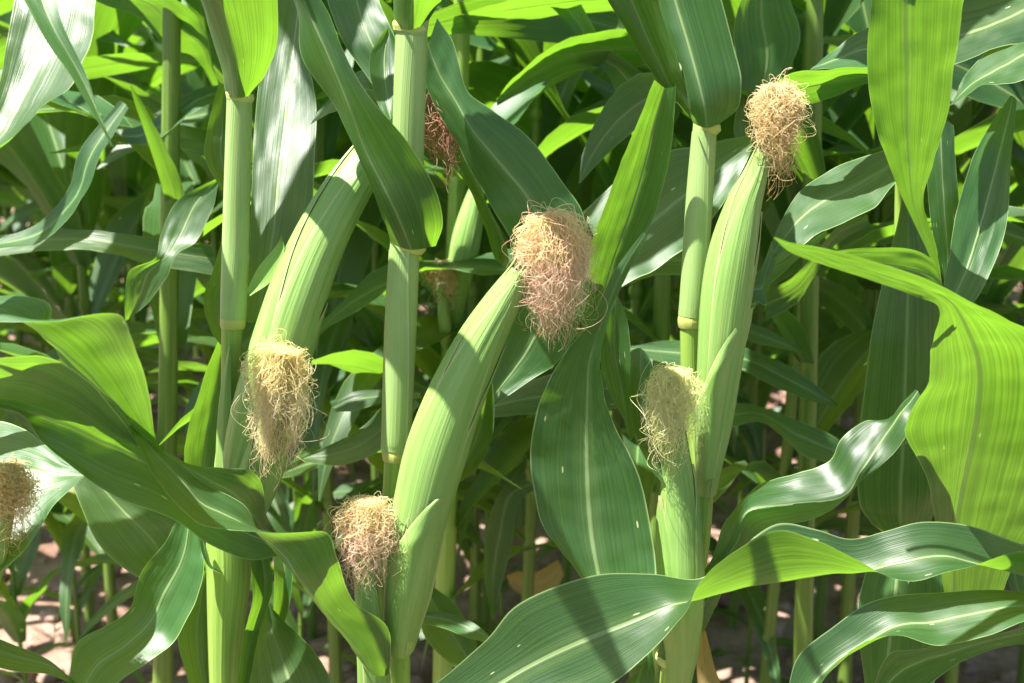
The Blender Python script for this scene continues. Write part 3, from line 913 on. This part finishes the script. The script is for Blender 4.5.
e = ear(B, [(374, 900, 1.03, 13), (374, 720, 1.0, 17), (372, 665, .99, 16), (367, 610, .985, 13), (364, 560, .985, 10), (363, 525, .985, 6)], [(-120, 30, 0.3, 0.95, 1.0)], M_HUSK)
silk(B, e, (367, 500), (366, 596), 32, .98, M_SILK_PINK, 430, 1.1, 14, spread=.95, label="thin straggling pinkish tan silk")
leaf(B, .925, [
    [(390, 675, 6), (373, 675, 4), (356, 655, 5)], [(388, 628, 4), (354, 645, 2.8), (338, 630, 3)], [(352, 599, 1.5), (323, 609, 1), (305, 588, 1.6)], [(337, 556, -2), (296, 573, -1), (280, 553, 1)],
    [(322, 530, -2.5), (272, 545, 0), (258, 528, 2)], [(265, 533, -3), (240, 522, 0), (242, 505, 2.5)], [(202, 525, -3), (205, 505, 0), (206, 486, 2.5)], [(168, 495, -2.5), (177, 476, 0), (180, 464, 1.5)],
    [(147, 461, -2), (153, 451, 0), (156, 446, 1)], [(130, 425, -1), (134, 424, 0), (138, 423, 0)]], crease=.5)
leaf(B, 1.17, [[(420, 586, 1), (426, 583, 1)], [(421, 628, 0), (452, 600, 1)], [(440, 655, -1), (475, 640, 0)], [(468, 676, -2), (480, 668, -1)]], keel=1)
leaf(B, 1.15, [[(415, 622, 1), (420, 612, 2)], [(440, 628, 0), (442, 612, 2)], [(470, 638, -1), (472, 622, 1)], [(496, 645, -3), (497, 642, -2)]], keel=.4)
leaf(B, 1.22, [[(300, 458, 0), (304, 462, -1)], [(340, 440, 1), (343, 465, -1.5)], [(368, 422, 2), (386, 446, -1)], [(400, 385, 2), (420, 405, 0)]], keel=.6)
leaf(B, 1.22, [[(330, 405, 1), (336, 412, 0)], [(352, 392, 1), (358, 410, -1)], [(384, 390, 2), (386, 403, 0)], [(420, 392, 2), (420, 398, 1)]], keel=.4)
leaf(B, 1.25, [[(480, 398, 2), (480, 408, 1), (486, 418, 0)], [(545, 376, 2), (545, 395, .6), (552, 412, 0)], [(610, 370, 2), (612, 388, .6), (618, 408, 0)], [(690, 372, 2), (690, 385, 1), (690, 400, 0)]])
top_leaves(B, up_to(440, -200, 1.05, 0), 3, 32, 2.9)

sheath(B, sB, [(395.5, 449, 1.05, 13), (397, 428, 1.05, 14.6), (401, 330, 1.05, 15.6), (405, 250, 1.05, 15)], ((-60, 250), (-20, 200)))
sheath(B, sB, [(405.5, 232, 1.05, 15.1), (407, 180, 1.05, 15.3), (408, 130, 1.05, 15.5), (411, 36, 1.05, 15.8)], ((-250, 50), (-210, 25)))

# ---------------- plant C
sC = stalk(C, [(718, -560, 1.12, 9), (716, -300, 1.12, 11), (712, -80, 1.115, 12), (708, 30, 1.1, 12), (706, 100, 1.07, 11.5), (705, 125, 1.06, 12), (700, 200, 1.06, 13), (694, 290, 1.06, 12.5), (691, 322, 1.06, 11.5)])
stalk(C, [(691, 322, 1.06, 11), (690, 338, 1.06, 10), (692, 400, 1.06, 10), (699, 450, 1.055, 9.5), (704, 485, 1.05, 9), (702, 530, 1.045, 9), (694, 580, 1.045, 10.5), (684, 620, 1.045, 12.5), (677, 660, 1.045, 15), (673, 720, 1.05, 15), (668, 900, 1.06, 14), (668, 1750, 1.06, 14)], M_STALK_LOW, parent=sC)
ring(C, sC, 690, 321, 1.06, 11.8, 6, M_NODE, "node")
lf = leaf(C, 1.035, [[(694, 123, 1.5), (707, 128, -.6), (721, 123, 1.5)], [(690, 108, 0), (704, 106, -1.2), (738, 108, 1)], [(684, 80, 0), (697, 78, -1), (742, 84, 1)], [(672, 40, 1), (686, 38, 0), (737, 55, 2)], [(657, 0, 2), (674, -2, 1), (722, 0, 3)], [(636, -70, 3), (655, -75, 2), (700, -70, 4)], [(620, -150, 2), (640, -155, 1), (670, -150, 2)], [(610, -220, 0), (615, -221, 0), (622, -220, 0)]], ripple=.001, crease=.4)
ring(C, lf, 707, 126, 1.06, 13, 5, M_COLLAR, "collar", 1.12, (2, 0))
leaf(C, 1.09, [[(688, 116, 0), (694, 120, -1)], [(656, 78, 1), (690, 98, -1)], [(628, 35, 1), (678, 55, -1)], [(603, -10, 1), (660, 0, -1)], [(580, -70, 0), (632, -70, -1)], [(570, -130, -3), (590, -132, -3)]], keel=1.4)
leaf(C, 1.13, [[(622, 287, -3), (600, 250, -1), (583, 210, 1)], [(655, 268, -3), (638, 232, -.5), (614, 184, 2)], [(690, 245, -2), (675, 203, 0), (652, 156, 3)], [(715, 215, -1), (705, 180, 1), (690, 148, 4)], [(738, 178, 0), (730, 160, 1), (722, 138, 4)], [(752, 150, 0), (752, 143, 1), (752, 132, 3)]], crease=.3, lean=5)
leaf(C, 1.02, [[(655, 80, 0), (665, 88, .8), (676, 86, 0)], [(639, 118, 0), (655, 122, .9), (673, 130, 0)], [(622, 160, 0), (645, 165, 1), (666, 175, 0)], [(603, 210, .4), (630, 215, 1.2), (652, 220, 0)], [(588, 262, .8), (612, 265, 1.4), (634, 255, .6)], [(582, 310, 1.6), (600, 310, 1.8), (616, 296, 1.4)], [(584, 345, 2.5), (594, 345, 2.5), (604, 335, 2.4)]], label="leaf with its tip snapped off square", crease=.6, lean=-3)
leaf(C, .99, [
    [(643, 232, 1), (645, 233, 1), (648, 236, 1)], [(613, 273, .5), (619, 278, .5), (630, 270, .8)], [(592, 320, 0), (601, 325, .4), (611, 310, .3)], [(566, 352, 0), (590, 360, .6), (603, 345, 0)], [(545, 388, 0), (588, 392, .8), (600, 378, 0)], [(532, 432, 0), (587, 440, .9), (613, 425, 0)],
    [(533, 485, -.4), (588, 490, .6), (637, 470, -.4)], [(546, 533, -1), (592, 540, 0), (651, 530, -1)], [(578, 570, -2), (602, 590, -1.4), (657, 580, -2)], [(604, 612, -4), (615, 625, -4), (654, 622, -4)], [(636, 665, -6), (638, 666, -6), (642, 665, -6)]], crease=.55)
leaf(C, 1.06, [[(606, 298, 0), (616, 294, 0), (625, 312, 0)], [(600, 345, 0), (614, 345, .8), (630, 345, 0)], [(606, 384, 0), (622, 392, .6), (632, 400, 0)], [(624, 420, 0), (630, 440, 0), (634, 436, 0)]])
leaf(C, 1.01, [[(630, 352, 1), (641, 348, 1.4), (652, 362, 1)], [(631, 400, 0), (641, 396, .8), (655, 382, 0)], [(634, 434, -1), (645, 430, 0), (651, 412, -.5)], [(649, 466, -1.5), (655, 465, -1), (662, 456, -1)], [(669, 491, -2), (673, 490, -2), (677, 488, -2)], [(689, 517, -2.4), (691, 517, -2.4), (692, 515, -2.4)]])
e = ear(C, [(705, 492, 1.045, 10), (707, 468, 1.035, 13), (713, 425, 1.03, 18), (719, 370, 1.03, 21.5), (726, 300, 1.03, 25), (734, 250, 1.03, 24.5), (744, 207, 1.03, 18.5), (755, 178, 1.03, 13), (764, 150, 1.03, 8)],
        [(-60, 50, 0.1, 1.04, .8), (40, 150, 0.2, 1.08, .8), (-160, -20, 0.0, 0.75, 1.2)], M_HUSK, "upright slender ear")
leaf(C, 1.03, [[(697, 479, 0), (706, 480, -1.5), (717, 477, 0)], [(694, 440, 0), (710, 442, -2.2), (725, 438, 0)], [(696, 405, -.6), (714, 402, -2.7), (733, 400, 0)], [(708, 375, -2.3), (722, 368, -2.9), (741, 360, 0)], [(725, 342, -2.6), (738, 337, -1.9), (750, 328, 0)], [(749, 311, -1), (751, 309, -.6), (753, 307, -.1)]], M_WRAP, crease=0, ripple=.0006, name="husk", whole=True, parent=e)
silk(C, e, (777, 86), (772, 190), 26, 1.025, M_SILK_TAN, 560, 1.1, 15, label="brownish tan silk, the driest tuft of the front row")
leaf(C, 1.03, [[(744, 318, 0), (740, 312, 0)], [(752, 300, -.4), (747, 285, 0)], [(766, 305, -.4), (760, 270, .5)], [(768, 290, 0), (768, 250, 1)], [(776, 262, 1), (772, 240, 1)]], keel=.3, name="husk_blade")
e = ear(C, [(676, 730, 1.045, 8), (679, 685, 1.04, 10), (682, 645, 1.025, 16), (681, 600, 1.0, 22), (680, 540, 1.0, 21.5), (678, 490, 1.0, 18.5), (675, 450, 1.0, 14), (673, 415, 1.0, 8), (673, 395, 1.0, 4)], [(-60, 60, 0.2, 0.95, .8), (-150, -10, 0.0, 0.7, 1.8), (-5, 150, 0.0, 0.62, 2.6)], M_HUSK2)
silk(C, e, (674, 371), (671, 470), 31, .985, M_SILK_GREEN, 560, .8, 16, label="fresh pale greenish yellow silk")
leaf(C, 1.0, [
    [(657, 657, 4), (673, 662, 2.6), (692, 650, 4)], [(667, 617, 2), (689, 626, .6), (712, 610, 2)], [(688, 590, 1), (709, 597, 0), (728, 577, 1)], [(713, 557, 1), (724, 562, 0), (733, 553, 1)], [(725, 520, 2), (738, 540, -1), (744, 545, 0)], [(750, 492, 3.5), (748, 511, -2), (762, 535, 0)],
    [(790, 475, 1.4), (792, 504, -1.6), (797, 521, -.4)], [(826, 463, 1.4), (842, 497, -1.6), (838, 506, 0)], [(842, 438, 1.2), (862, 470, -1.2), (862, 482, -1)], [(865, 421, 1.6), (882, 440, 0), (897, 450, -1.5)], [(890, 417, 2), (902, 412, 0), (914, 423, -1.5)], [(916, 390, 3), (918, 391, 2), (921, 398, 1)]], crease=.75)
ring(C, sC, 673, 657, 1.045, 16.5, 5, M_COLLAR, "collar", 1.08)
leaf(C, 1.08, [[(645, 662, 0), (652, 650, 0)], [(622, 690, -1), (655, 680, 0)], [(630, 730, -2), (650, 730, -2)]], keel=.5)
leaf(C, 1.12, [[(700, 628, 0), (706, 632, 0)], [(696, 660, 0), (714, 665, 0)], [(700, 700, -1), (726, 705, -1)], [(712, 760, -2), (718, 760, -2)]], M_LEAF_DRY, .4, label="dry straw coloured leaf")
top_leaves(C, up_to(725, -200, 1.06, 0), 3, 33, 0.5)

sheath(C, sC, [(691, 316, 1.06, 11.8), (694, 288, 1.06, 12.6), (700, 200, 1.06, 13), (705, 132, 1.06, 12)], ((-48, 250), (-15, 200)))

# ---------------- plant D
stalk(D, [(925, -560, 1.2, 8), (918, -250, 1.2, 11), (910, 0, 1.2, 11), (906, 200, 1.2, 11), (902, 400, 1.2, 11), (897, 540, 1.2, 12), (893, 683, 1.2, 12), (892, 900, 1.18, 12), (892, 1600, 1.18, 12)], M_STALK_LOW)
leaf(D, 1.15, [[(886, 536, 3), (903, 540, 2), (926, 530, 3)], [(860, 505, 0), (900, 507, -1), (944, 490, 0)], [(859, 440, 0), (903, 440, -1), (942, 440, 0)], [(865, 385, 0), (905, 388, -1), (943, 380, 0)], [(873, 325, 0), (907, 328, -1), (940, 318, 0)], [(886, 268, 1), (908, 270, 0), (934, 262, 1)], [(899, 215, 2), (908, 215, 1), (919, 205, 2)], [(906, 172, 3), (909, 171, 3), (912, 170, 3)]], crease=.7)
leaf(D, 1.12, [[(872, 550, 2), (900, 552, 1), (945, 560, 2)], [(857, 615, 0), (892, 620, -1), (946, 612, 0)], [(866, 690, 0), (884, 692, -1), (932, 690, 0)], [(872, 760, 0), (884, 762, 0), (905, 760, 0)]], crease=.7)
leaf(D, .86, [[(884, -110, 10), (915, -112, 9.4), (962, -110, 10)], [(875, -40, 5), (907, -42, 4.3), (967, -40, 5)], [(871, 5, 3), (906, 5, 2.3), (963, 5, 3)], [(867, 60, 1), (907, 60, .3), (956, 60, 1)], [(872, 110, -.5), (907, 112, -1), (947, 116, -.5)], [(886, 157, -2), (909, 160, -2.4), (932, 166, -2)], [(904, 202, -3), (914, 206, -3.2), (924, 206, -3)], [(926, 248, -4), (930, 248, -4), (936, 245, -4)], [(941, 285, -4.6), (941.5, 285, -4.6), (942, 284, -4.6)]], crease=.5, lean=-8, label="broad bright leaf hanging straight down with a white midrib")
leaf(D, 1.11, [[(922, 120, 1), (940, 118, 0), (953, 125, 1)], [(926, 165, 0), (942, 165, -.5), (957, 170, 0)], [(930, 215, 0), (945, 215, -.5), (958, 215, 0)], [(938, 258, 0), (948, 258, 0), (955, 250, 0)], [(944, 280, 0), (946, 282, 0), (949, 277, 0)]])
leaf(D, 1.13, [[(1010, 96, 4), (1013, 96, 4), (1017, 100, 4)], [(976, 150, 1), (1001, 148, 1.6), (1011, 162, 1)], [(957, 210, 0), (985, 210, .7), (1006, 228, 0)], [(947, 266, -1), (968, 266, -.4), (988, 278, -1)], [(944, 293, -2), (955, 298, -2), (972, 306, -2)], [(948, 330, -3), (953, 331, -3), (957, 330, -3)]], crease=.6, lean=3)
leaf(D, 1.17, [[(920, -10, 4), (915, 40, 1), (900, 75, -1)], [(955, -8, 4), (965, 34, 1), (952, 66, -1)], [(992, -14, 4), (1003, 20, 1), (990, 50, -1)], [(1045, -30, 4), (1048, 0, 1), (1040, 36, -1)], [(1100, -40, 2), (1100, -20, 1), (1100, 0, 0)]], crease=.5, lean=5)
leaf(D, 1.09, [[(946, 108, -2), (950, 105, -1), (955, 98, 0)], [(972, 92, -2), (975, 82, 0), (968, 72, 1)], [(994, 85, -2), (1000, 68, 0), (996, 44, 2)], [(1034, 78, -2), (1037, 52, 0), (1037, 22, 3)], [(1090, 80, -2), (1090, 60, 0), (1090, 40, 2)]], crease=.5, lean=5)
leaf(D, 1.13, [[(810, 70, -1), (813, 67, 0)], [(840, 69, -2), (836, 50, 2)], [(872, 70, -2), (868, 28, 3)], [(930, 75, -2), (928, 15, 3)]], keel=.3)
leaf(D, 1.12, [[(768, 92, 0), (771, 95, 1)], [(792, 73, -2), (803, 104, 1)], [(830, 68, -2), (834, 97, 1)], [(868, 69, -2), (870, 83, 0)], [(925, 74, -2), (925, 82, -1)]], keel=.4)
leaf(D, 1.09, [[(766, 272, -1), (763, 267, 0)], [(790, 254, -2.5), (779, 226, 0)], [(822, 232, -2.5), (802, 189, 2)], [(870, 211, -2), (842, 164, 3)], [(893, 186, -1), (886, 148, 3)], [(915, 160, 0), (912, 140, 2)]], keel=.5, lean=4)
leaf(D, 1.10, [[(762, 292, 0), (768, 255, -1.4)], [(788, 268, 0), (790, 252, -1.6)], [(828, 234, 0), (827, 229, -1.4)]], keel=.3)
top_leaves(D, up_to(915, -200, 1.2, 0), 2, 34, 0.3)

# ---------------- plant E, its stalk past the right edge
stalk(E, [(1185, -600, .98, 10), (1178, -200, .98, 13), (1170, 200, .98, 15), (1160, 560, .98, 16), (1152, 900, .98, 15), (1150, 1900, .98, 15)], M_STALK_LOW)
leaf(E, 1.08, [
    [(950, 640, 4), (956, 640, 4), (985, 640, 4)], [(940, 560, 2), (953, 565, 3.4), (1015, 560, 2)], [(934, 515, 1), (957, 515, 2.6), (1040, 515, 1)], [(924, 470, 0), (966, 468, 2), (1055, 468, 0)], [(905, 430, -1), (977, 415, 1.2), (1065, 420, -1)], [(927, 380, -2), (979, 368, .2), (1070, 372, -2)], [(934, 335, -3), (968, 332, -1.6), (1062, 345, -3)], [(939, 307, -4), (948, 300, -4), (1010, 320, -4.4)],
    [(902, 291, -5), (908, 283, -5), (935, 282, -5.4)], [(855, 275, -6), (858, 267, -6), (866, 259, -6)], [(815, 262, -7), (816, 255, -7), (819, 247, -7)], [(790, 252, -8), (790, 247, -8), (792, 243, -8)], [(774, 238, -9), (774, 237.6, -9), (774.5, 237, -9)]], crease=.7, label="large backlit yellow green leaf folding over near the right edge", lean=-5)
leaf(E, .9, [[(815, 260, -1), (812, 256, -1)], [(860, 275, -.5), (855, 249, -1)], [(910, 290, 0), (905, 248, -1)], [(940, 300, 0), (936, 262, -1)], [(955, 320, 0), (944, 288, -.5)]], keel=.3, crease=.2)
leaf(E, .93, [
    [(385, 715, -4), (392, 722, -4), (405, 735, -4)], [(436, 683, -1), (460, 705, -1.5), (500, 735, -3)], [(486, 640, .6), (525, 668, 0), (560, 706, -2)], [(520, 603, 1.4), (570, 646, .3), (612, 684, -1.6)], [(590, 576, 2), (630, 622, .6), (656, 646, -1.4)], [(650, 574, 2.4), (670, 606, .6), (684, 614, -1.4)],
    [(700, 578, 4), (697, 600, 1), (699, 583, -2)], [(738, 550, 5), (745, 588, 1), (733, 552, -2)], [(776, 524, 4), (794, 580, 1), (776, 530, -2)], [(815, 529, 3.4), (832, 574, 1), (818, 541, -2.4)], [(850, 539, 2.6), (864, 572, 1), (858, 562, -2.2)], [(886, 531, 2.2), (902, 562, .2), (907, 582, -2)],
    [(922, 522, 2.2), (942, 556, .2), (952, 571, -2)], [(966, 525, 2.6), (985, 566, .6), (996, 557, -2.2)], [(1012, 541, 4), (1032, 578, 1), (1032, 553, -2.6)], [(1080, 565, 5), (1090, 595, 2), (1090, 572, -2)], [(1140, 590, 6), (1145, 600, 5), (1148, 590, 4)]], crease=.4, ripple=.001, label="long wavy leaf twisting along the bottom")
leaf(E, .9, [
    [(780, 740, -0.7), (795, 742, -0.7), (812, 740, -1.4)], [(788, 690, 0), (803, 700, -0.35), (818, 690, -1.05)], [(799, 655, 0.77), (828, 668, 0.22), (842, 660, -0.98)], [(832, 628, 1.65), (862, 645, 0.55), (868, 640, -1.12)], [(866, 604, 2.2), (896, 626, 0.55), (898, 635, -1.4)], [(902, 595, 2.75), (932, 622, 0.77), (937, 646, -1.68)], [(952, 592, 2.75), (972, 614, 0.77), (984, 637, -1.68)], [(1002, 590, 2.75), (1022, 606, 0.77), (1034, 620, -1.4)], [(1070, 600, 2.75), (1085, 612, 1.1), (1090, 622, 0)], [(1135, 625, 3.3), (1140, 628, 3.3), (1142, 632, 2.75)]], crease=.35, ripple=.001, label="shorter pale leaf arching into the bottom right corner")
leaf(E, .93, [[(872, 690, 0), (888, 700, 0)], [(888, 655, -1), (918, 690, 0)], [(925, 648, -1.4), (950, 668, 0)], [(980, 638, -1.4), (985, 652, 0)], [(1040, 622, -1), (1045, 640, 0)]], keel=.3)
top_leaves(E, up_to(1178, -200, .98, 0), 2, 35, 2.8)

# ---------------- plant Z, its stalk past the left edge
sZ = stalk(Z, [(-66, -560, 1.0, 9), (-66, -100, 1.0, 13), (-68, 300, 1.0, 14), (-70, 600, 1.0, 14), (-70, 1000, 1.0, 14), (-70, 1900, 1.0, 14)], M_STALK_LOW)
leaf(Z, .98, [[(83, 473, 1), (84, 475, 1), (84, 477, 1)], [(57, 455, 2), (62, 474, 1), (58, 503, -1)], [(27, 431, 4), (28, 470, 1), (28, 545, -2)], [(-10, 420, 5), (-10, 472, 1), (-8, 582, -3)], [(-50, 425, 4), (-50, 480, 1), (-45, 600, -2)], [(-80, 460, 3), (-80, 500, 2), (-75, 580, 0)]], crease=.7, lean=4)
e = ear(Z, [(-75, 690, .97, 14), (-55, 640, .95, 24), (-30, 585, .93, 26), (-10, 540, .92, 20), (4, 505, .92, 11), (8, 485, .92, 6)], [(-120, 30, 0.0, 0.8, 1.4)], M_HUSK)
silk(Z, e, (6, 466), (10, 544), 31, .92, M_SILK_GOLD, 560, 1.1, 17)
leaf(Z, .94, [[(-70, 640, 1), (-70, 665, 0)], [(-20, 635, 1), (-20, 665, -1)], [(20, 647, 1), (20, 672, -1)], [(52, 662, 0), (48, 674, -1)], [(77, 684, -1), (76, 686, -1)]], keel=.3)
leaf(Z, .95, [[(22, -140, 18), (65, -140, 18), (98, -140, 18)], [(18, -60, 11), (68, -60, 11.5), (101, -60, 11)], [(14, 0, 6), (58, 0, 6.6), (96, 0, 6)], [(6, 45, 3), (42, 52, 3.5), (92, 42, 3)], [(-4, 100, -1), (18, 105, -.6), (72, 83, -1)], [(-30, 145, -4), (-3, 142, -4), (36, 117, -4)], [(-62, 195, -8), (-45, 188, -8), (-22, 166, -8)], [(-90, 240, -12), (-88, 239, -12), (-85, 237, -12)]], crease=.4, label="broad pale blue green leaf in the upper left corner")
leaf(Z, .88, [[(-10, -90, 4), (35, -95, 5)], [(14, -20, 2), (54, -22, 3)], [(40, 30, 0), (62, 22, 1)], [(72, 78, -1), (85, 72, 0)], [(97, 121, -2), (101, 118, -1.6)], [(112, 147, -3), (112.5, 146, -3)]], keel=.4, crease=.5)
top_leaves(Z, up_to(-66, -200, 1.0, 0), 2, 36, 0.4)

# ---------------- plants between the front row and the next one: only some of their leaves show
MID = "corn plants just behind the front row"
U1 = plant_root(base_at(650, 1.55), "corn plant behind the top centre, its bright backlit leaves crossing above the snapped leaf", MID)
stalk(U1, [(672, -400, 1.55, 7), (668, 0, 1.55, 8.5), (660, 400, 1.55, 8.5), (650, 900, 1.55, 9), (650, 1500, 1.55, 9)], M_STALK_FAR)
leaf(U1, 1.5, [[(445, 27, 2), (446, 18, 0)], [(480, 21, 1), (478, 10, -2)], [(530, 18, 1), (525, -4, -4)], [(612, 12, 1), (600, -14, -4)], [(668, 20, 3), (668, -5, 0)]], keel=.2, lean=-6)
leaf(U1, 1.45, [[(548, 4, 3), (580, 2, 3)], [(572, 30, 1), (593, 27, 0)], [(577, 58, 0), (605, 47, -1)], [(606, 73, -1), (632, 65, -2)], [(622, 108, 0), (656, 85, -1)], [(634, 140, 2), (672, 112, 1)], [(650, 175, 5), (666, 168, 5)]], keel=.8, lean=-6)
leaf(U1, 1.5, [[(497, 106, 1), (496, 99, 0)], [(530, 88, 1), (521, 70, -2)], [(572, 72, 1), (560, 42, -3)], [(610, 66, 1), (602, 32, -3)], [(665, 70, 3), (660, 30, 0)]], keel=.8, lean=-6)
leaf(U1, 1.6, [[(526, 480, 1), (538, 488, 2)], [(500, 494, 0), (518, 503, 1)], [(487, 530, -1), (512, 545, 0)], [(484, 570, -1), (503, 580, 0)], [(492, 618, -1), (494, 619, -1)]], keel=.6)
leaf(U1, 1.9, [[(558, 560, 0), (564, 575, 0)], [(535, 572, 0), (550, 596, 0)], [(515, 572, 0), (528, 598, 0)], [(506, 575, 0), (510, 586, 0)]], M_LEAF_DRY, keel=.6, label="yellowed leaf")
leaf(U1, 1.5, [[(640, 600, 0), (648, 590, 0)], [(600, 640, 0), (625, 640, 0)], [(575, 690, 0), (600, 700, 0)]], keel=.6)
U4 = plant_root(base_at(442, 1.62), "corn plant behind the middle one, a small upright ear with wilted brownish silk halfway up", MID)
s4 = stalk(U4, [(470, -400, 1.62, 7), (462, 0, 1.62, 8.5), (457, 200, 1.62, 9), (450, 400, 1.62, 10), (443, 683, 1.62, 10.5), (440, 1000, 1.62, 11), (440, 1450, 1.62, 11)], M_STALK_LOW)
e = ear(U4, [(452, 330, 1.6, 7), (456, 295, 1.585, 11), (464, 245, 1.58, 14.5), (473, 205, 1.59, 11), (481, 172, 1.6, 5)], [(-60, 60, 0.1, 1.05, .8), (-170, -20, 0, .7, 2.0)], M_HUSK)
e = ear(U4, [(446, 345, 1.6, 5), (445, 325, 1.57, 7), (443, 305, 1.56, 6), (442, 285, 1.56, 4)], [(-60, 60, 0.1, .95, .8)], M_HUSK2)
silk(U4, e, (440, 262), (447, 306), 17, 1.56, M_SILK_TAN, 110, 1.0, 21, rad=.0005)
for z_, az_, sd_ in ((0.62, .3, 1), (0.8, 2.8, 2), (1.12, .4, 3), (1.35, 3.0, 4), (1.6, .5, 5), (1.8, 2.7, 6)):
    p_ = up_to(455, 200, 1.62, z_)
    mesh_object("leaf", *grown_leaf(p_, az_, .6, .085, R(58), R(100), .8, random.Random(sd_)), M_LEAF_FAR, U4, U4.location)
U2 = plant_root(base_at(160, 1.5), "corn plant behind the upper left, a thin bright leaf standing upright before its dark gaps", MID)
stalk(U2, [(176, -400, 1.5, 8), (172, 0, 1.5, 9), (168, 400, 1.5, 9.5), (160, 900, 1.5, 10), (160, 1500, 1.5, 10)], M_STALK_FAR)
leaf(U2, 1.5, [[(94, 0, 3), (104, -22, 0)], [(140, 19, 2), (150, -14, -3)], [(165, 46, 2), (182, 3, -4)], [(195, 58, 2), (205, 33, -3)], [(218, 92, 3), (215, 72, 1)]], keel=.8, lean=-6)
leaf(U2, 1.4, [[(130, 86, 0), (131, 85.5, 0)], [(139, 116, 0), (147, 111, 0)], [(157, 170, 1), (172, 160, 1)], [(166, 206, 2), (186, 198, 2)], [(172, 240, 5), (184, 238, 5)]], keel=.5, lean=-6)
leaf(U2, 1.28, [[(218, 178, 2), (219, 181, 2)], [(178, 200, 2), (212, 208, 1.4)], [(161, 234, 0), (197, 240, 0)], [(155, 258, -2), (176, 256, -2)], [(130, 270, -1), (166, 276, -2.5)], [(125, 296, 0), (151, 300, -1)], [(125, 321, 1), (130, 319, 1)]], keel=.4)
leaf(U2, 1.45, [[(-30, 262, 0), (-30, 240, 1)], [(30, 252, -1), (40, 231, 2)], [(90, 250, -2), (85, 230, 1)], [(150, 264, -1), (155, 238, 1)], [(215, 275, 1), (212, 245, 2)]], keel=.5)
leaf(U2, 1.35, [[(-20, 245, 2), (-18, 250, 0)], [(35, 225, 2), (40, 242, -1)], [(68, 190, 2), (82, 200, -1)], [(80, 150, 2), (100, 158, 0)], [(120, 100, 4), (128, 108, 3)]], keel=.5)
leaf(U2, 1.5, [[(110, 130, 2), (112, 142, 0)], [(145, 124, 2), (148, 143, -1)], [(190, 92, 2), (196, 112, -1)], [(222, 84, 3), (222, 98, 1)]], keel=.5)
U3 = plant_root(base_at(800, 1.5), "corn plant behind the right half, two white glinting leaves curving low beside the slender ear", MID)
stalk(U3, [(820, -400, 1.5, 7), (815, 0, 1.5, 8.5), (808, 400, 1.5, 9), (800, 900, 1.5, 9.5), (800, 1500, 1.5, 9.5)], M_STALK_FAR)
leaf(U3, 1.35, [[(690, 432, 1), (692, 420, 3)], [(730, 428, -1), (735, 404, 3)], [(765, 424, -2), (760, 407, 3)], [(800, 452, -2), (797, 420, 2)], [(832, 465, -1), (836, 438, 2)], [(860, 480, 0), (862, 470, 1)]], keel=.3)
leaf(U3, 1.45, [[(628, 352, 0), (632, 346, 1)], [(680, 366, -1), (676, 341, 2)], [(740, 370, -1), (746, 348, 2)], [(790, 394, -1), (796, 370, 2)], [(838, 408, 0), (839, 405, 0)]], keel=.3)
leaf(U3, 1.4, [[(735, 335, 0), (738, 318, 1)], [(768, 346, -1), (772, 332, 1)], [(806, 353, 0), (806, 352, 0)]], keel=.3)
leaf(U3, 1.4, [[(760, -40, 0), (775, -42, 1)], [(735, 20, 0), (790, 0, 1)], [(738, 80, 0), (800, 40, 1)], [(735, 130, 0), (780, 90, 1)], [(745, 160, 1), (760, 150, 1)]], keel=.8)
leaf(U3, 1.35, [[(765, 320, 0), (770, 290, 0)], [(800, 300, 1), (800, 270, -1)], [(830, 250, 1), (840, 225, -1)], [(870, 225, 1), (868, 215, 0)]], keel=.4)


def side_leaves(root, px, Y, seed, zs):
    """the rest of a half hidden plant's blades, spread along the row"""
    rng = random.Random(seed)
    for k, z in enumerate(zs):
        az = (0.0 if k % 2 else math.pi) + rng.gauss(0.1, 0.55)
        p = up_to(px, 300, Y, z)
        b = p + Vector((math.cos(az), math.sin(az), 0)) * 0.008
        mesh_object("leaf", *grown_leaf(b, az, rng.uniform(.45, .7), rng.uniform(.06, .09), R(rng.uniform(40, 66)), R(rng.uniform(60, 120)), rng.gauss(0, 1.1), rng, 17, 7), M_LEAF, root, root.location)


side_leaves(U1, 663, 1.55, 41, (0.7, 0.82, 0.92, 1.05, 1.5))
side_leaves(U2, 170, 1.5, 42, (0.56, 0.66, 0.73, 0.8, 0.92, 1.04, 1.16))
side_leaves(U3, 811, 1.5, 43, (0.66, 0.78, 0.9, 1.02, 1.14, 1.5))
side_leaves(U4, 453, 1.62, 44, (0.6, 0.7, 0.78, 0.86, 0.95, 1.04, 1.22))

# ---------------- short late plants between the rows
for px_, py_, Y_, sd_, sc_, lab_ in ((78, 640, 2.25, 301, .46, "short young corn plant in the patch of sunlit soil at lower left"),
                                     (20, 640, 1.9, 302, .42, "small corn plant low under the pale drooping leaf and its golden silk"),
                                     (505, 620, 2.1, 303, .44, "short young corn plant in the gap between the plump ear and the broad hanging leaf"),
                                     (748, 640, 2.05, 304, .42, "short young corn plant under the long twisting leaf, beside the dry straw coloured one"),
                                     (300, 640, 1.95, 305, .42, "short young corn plant in the shade behind the straggling pinkish tan silk")):
    g = grown_plant(sd_, lab_, "short young plants between the rows", 1.5, .18, True, True, 1)
    q = place(px_, py_, Y_)
    g.location, g.scale = (q.x, Y_, ground_height(q.x, Y_)), (sc_, sc_, sc_)
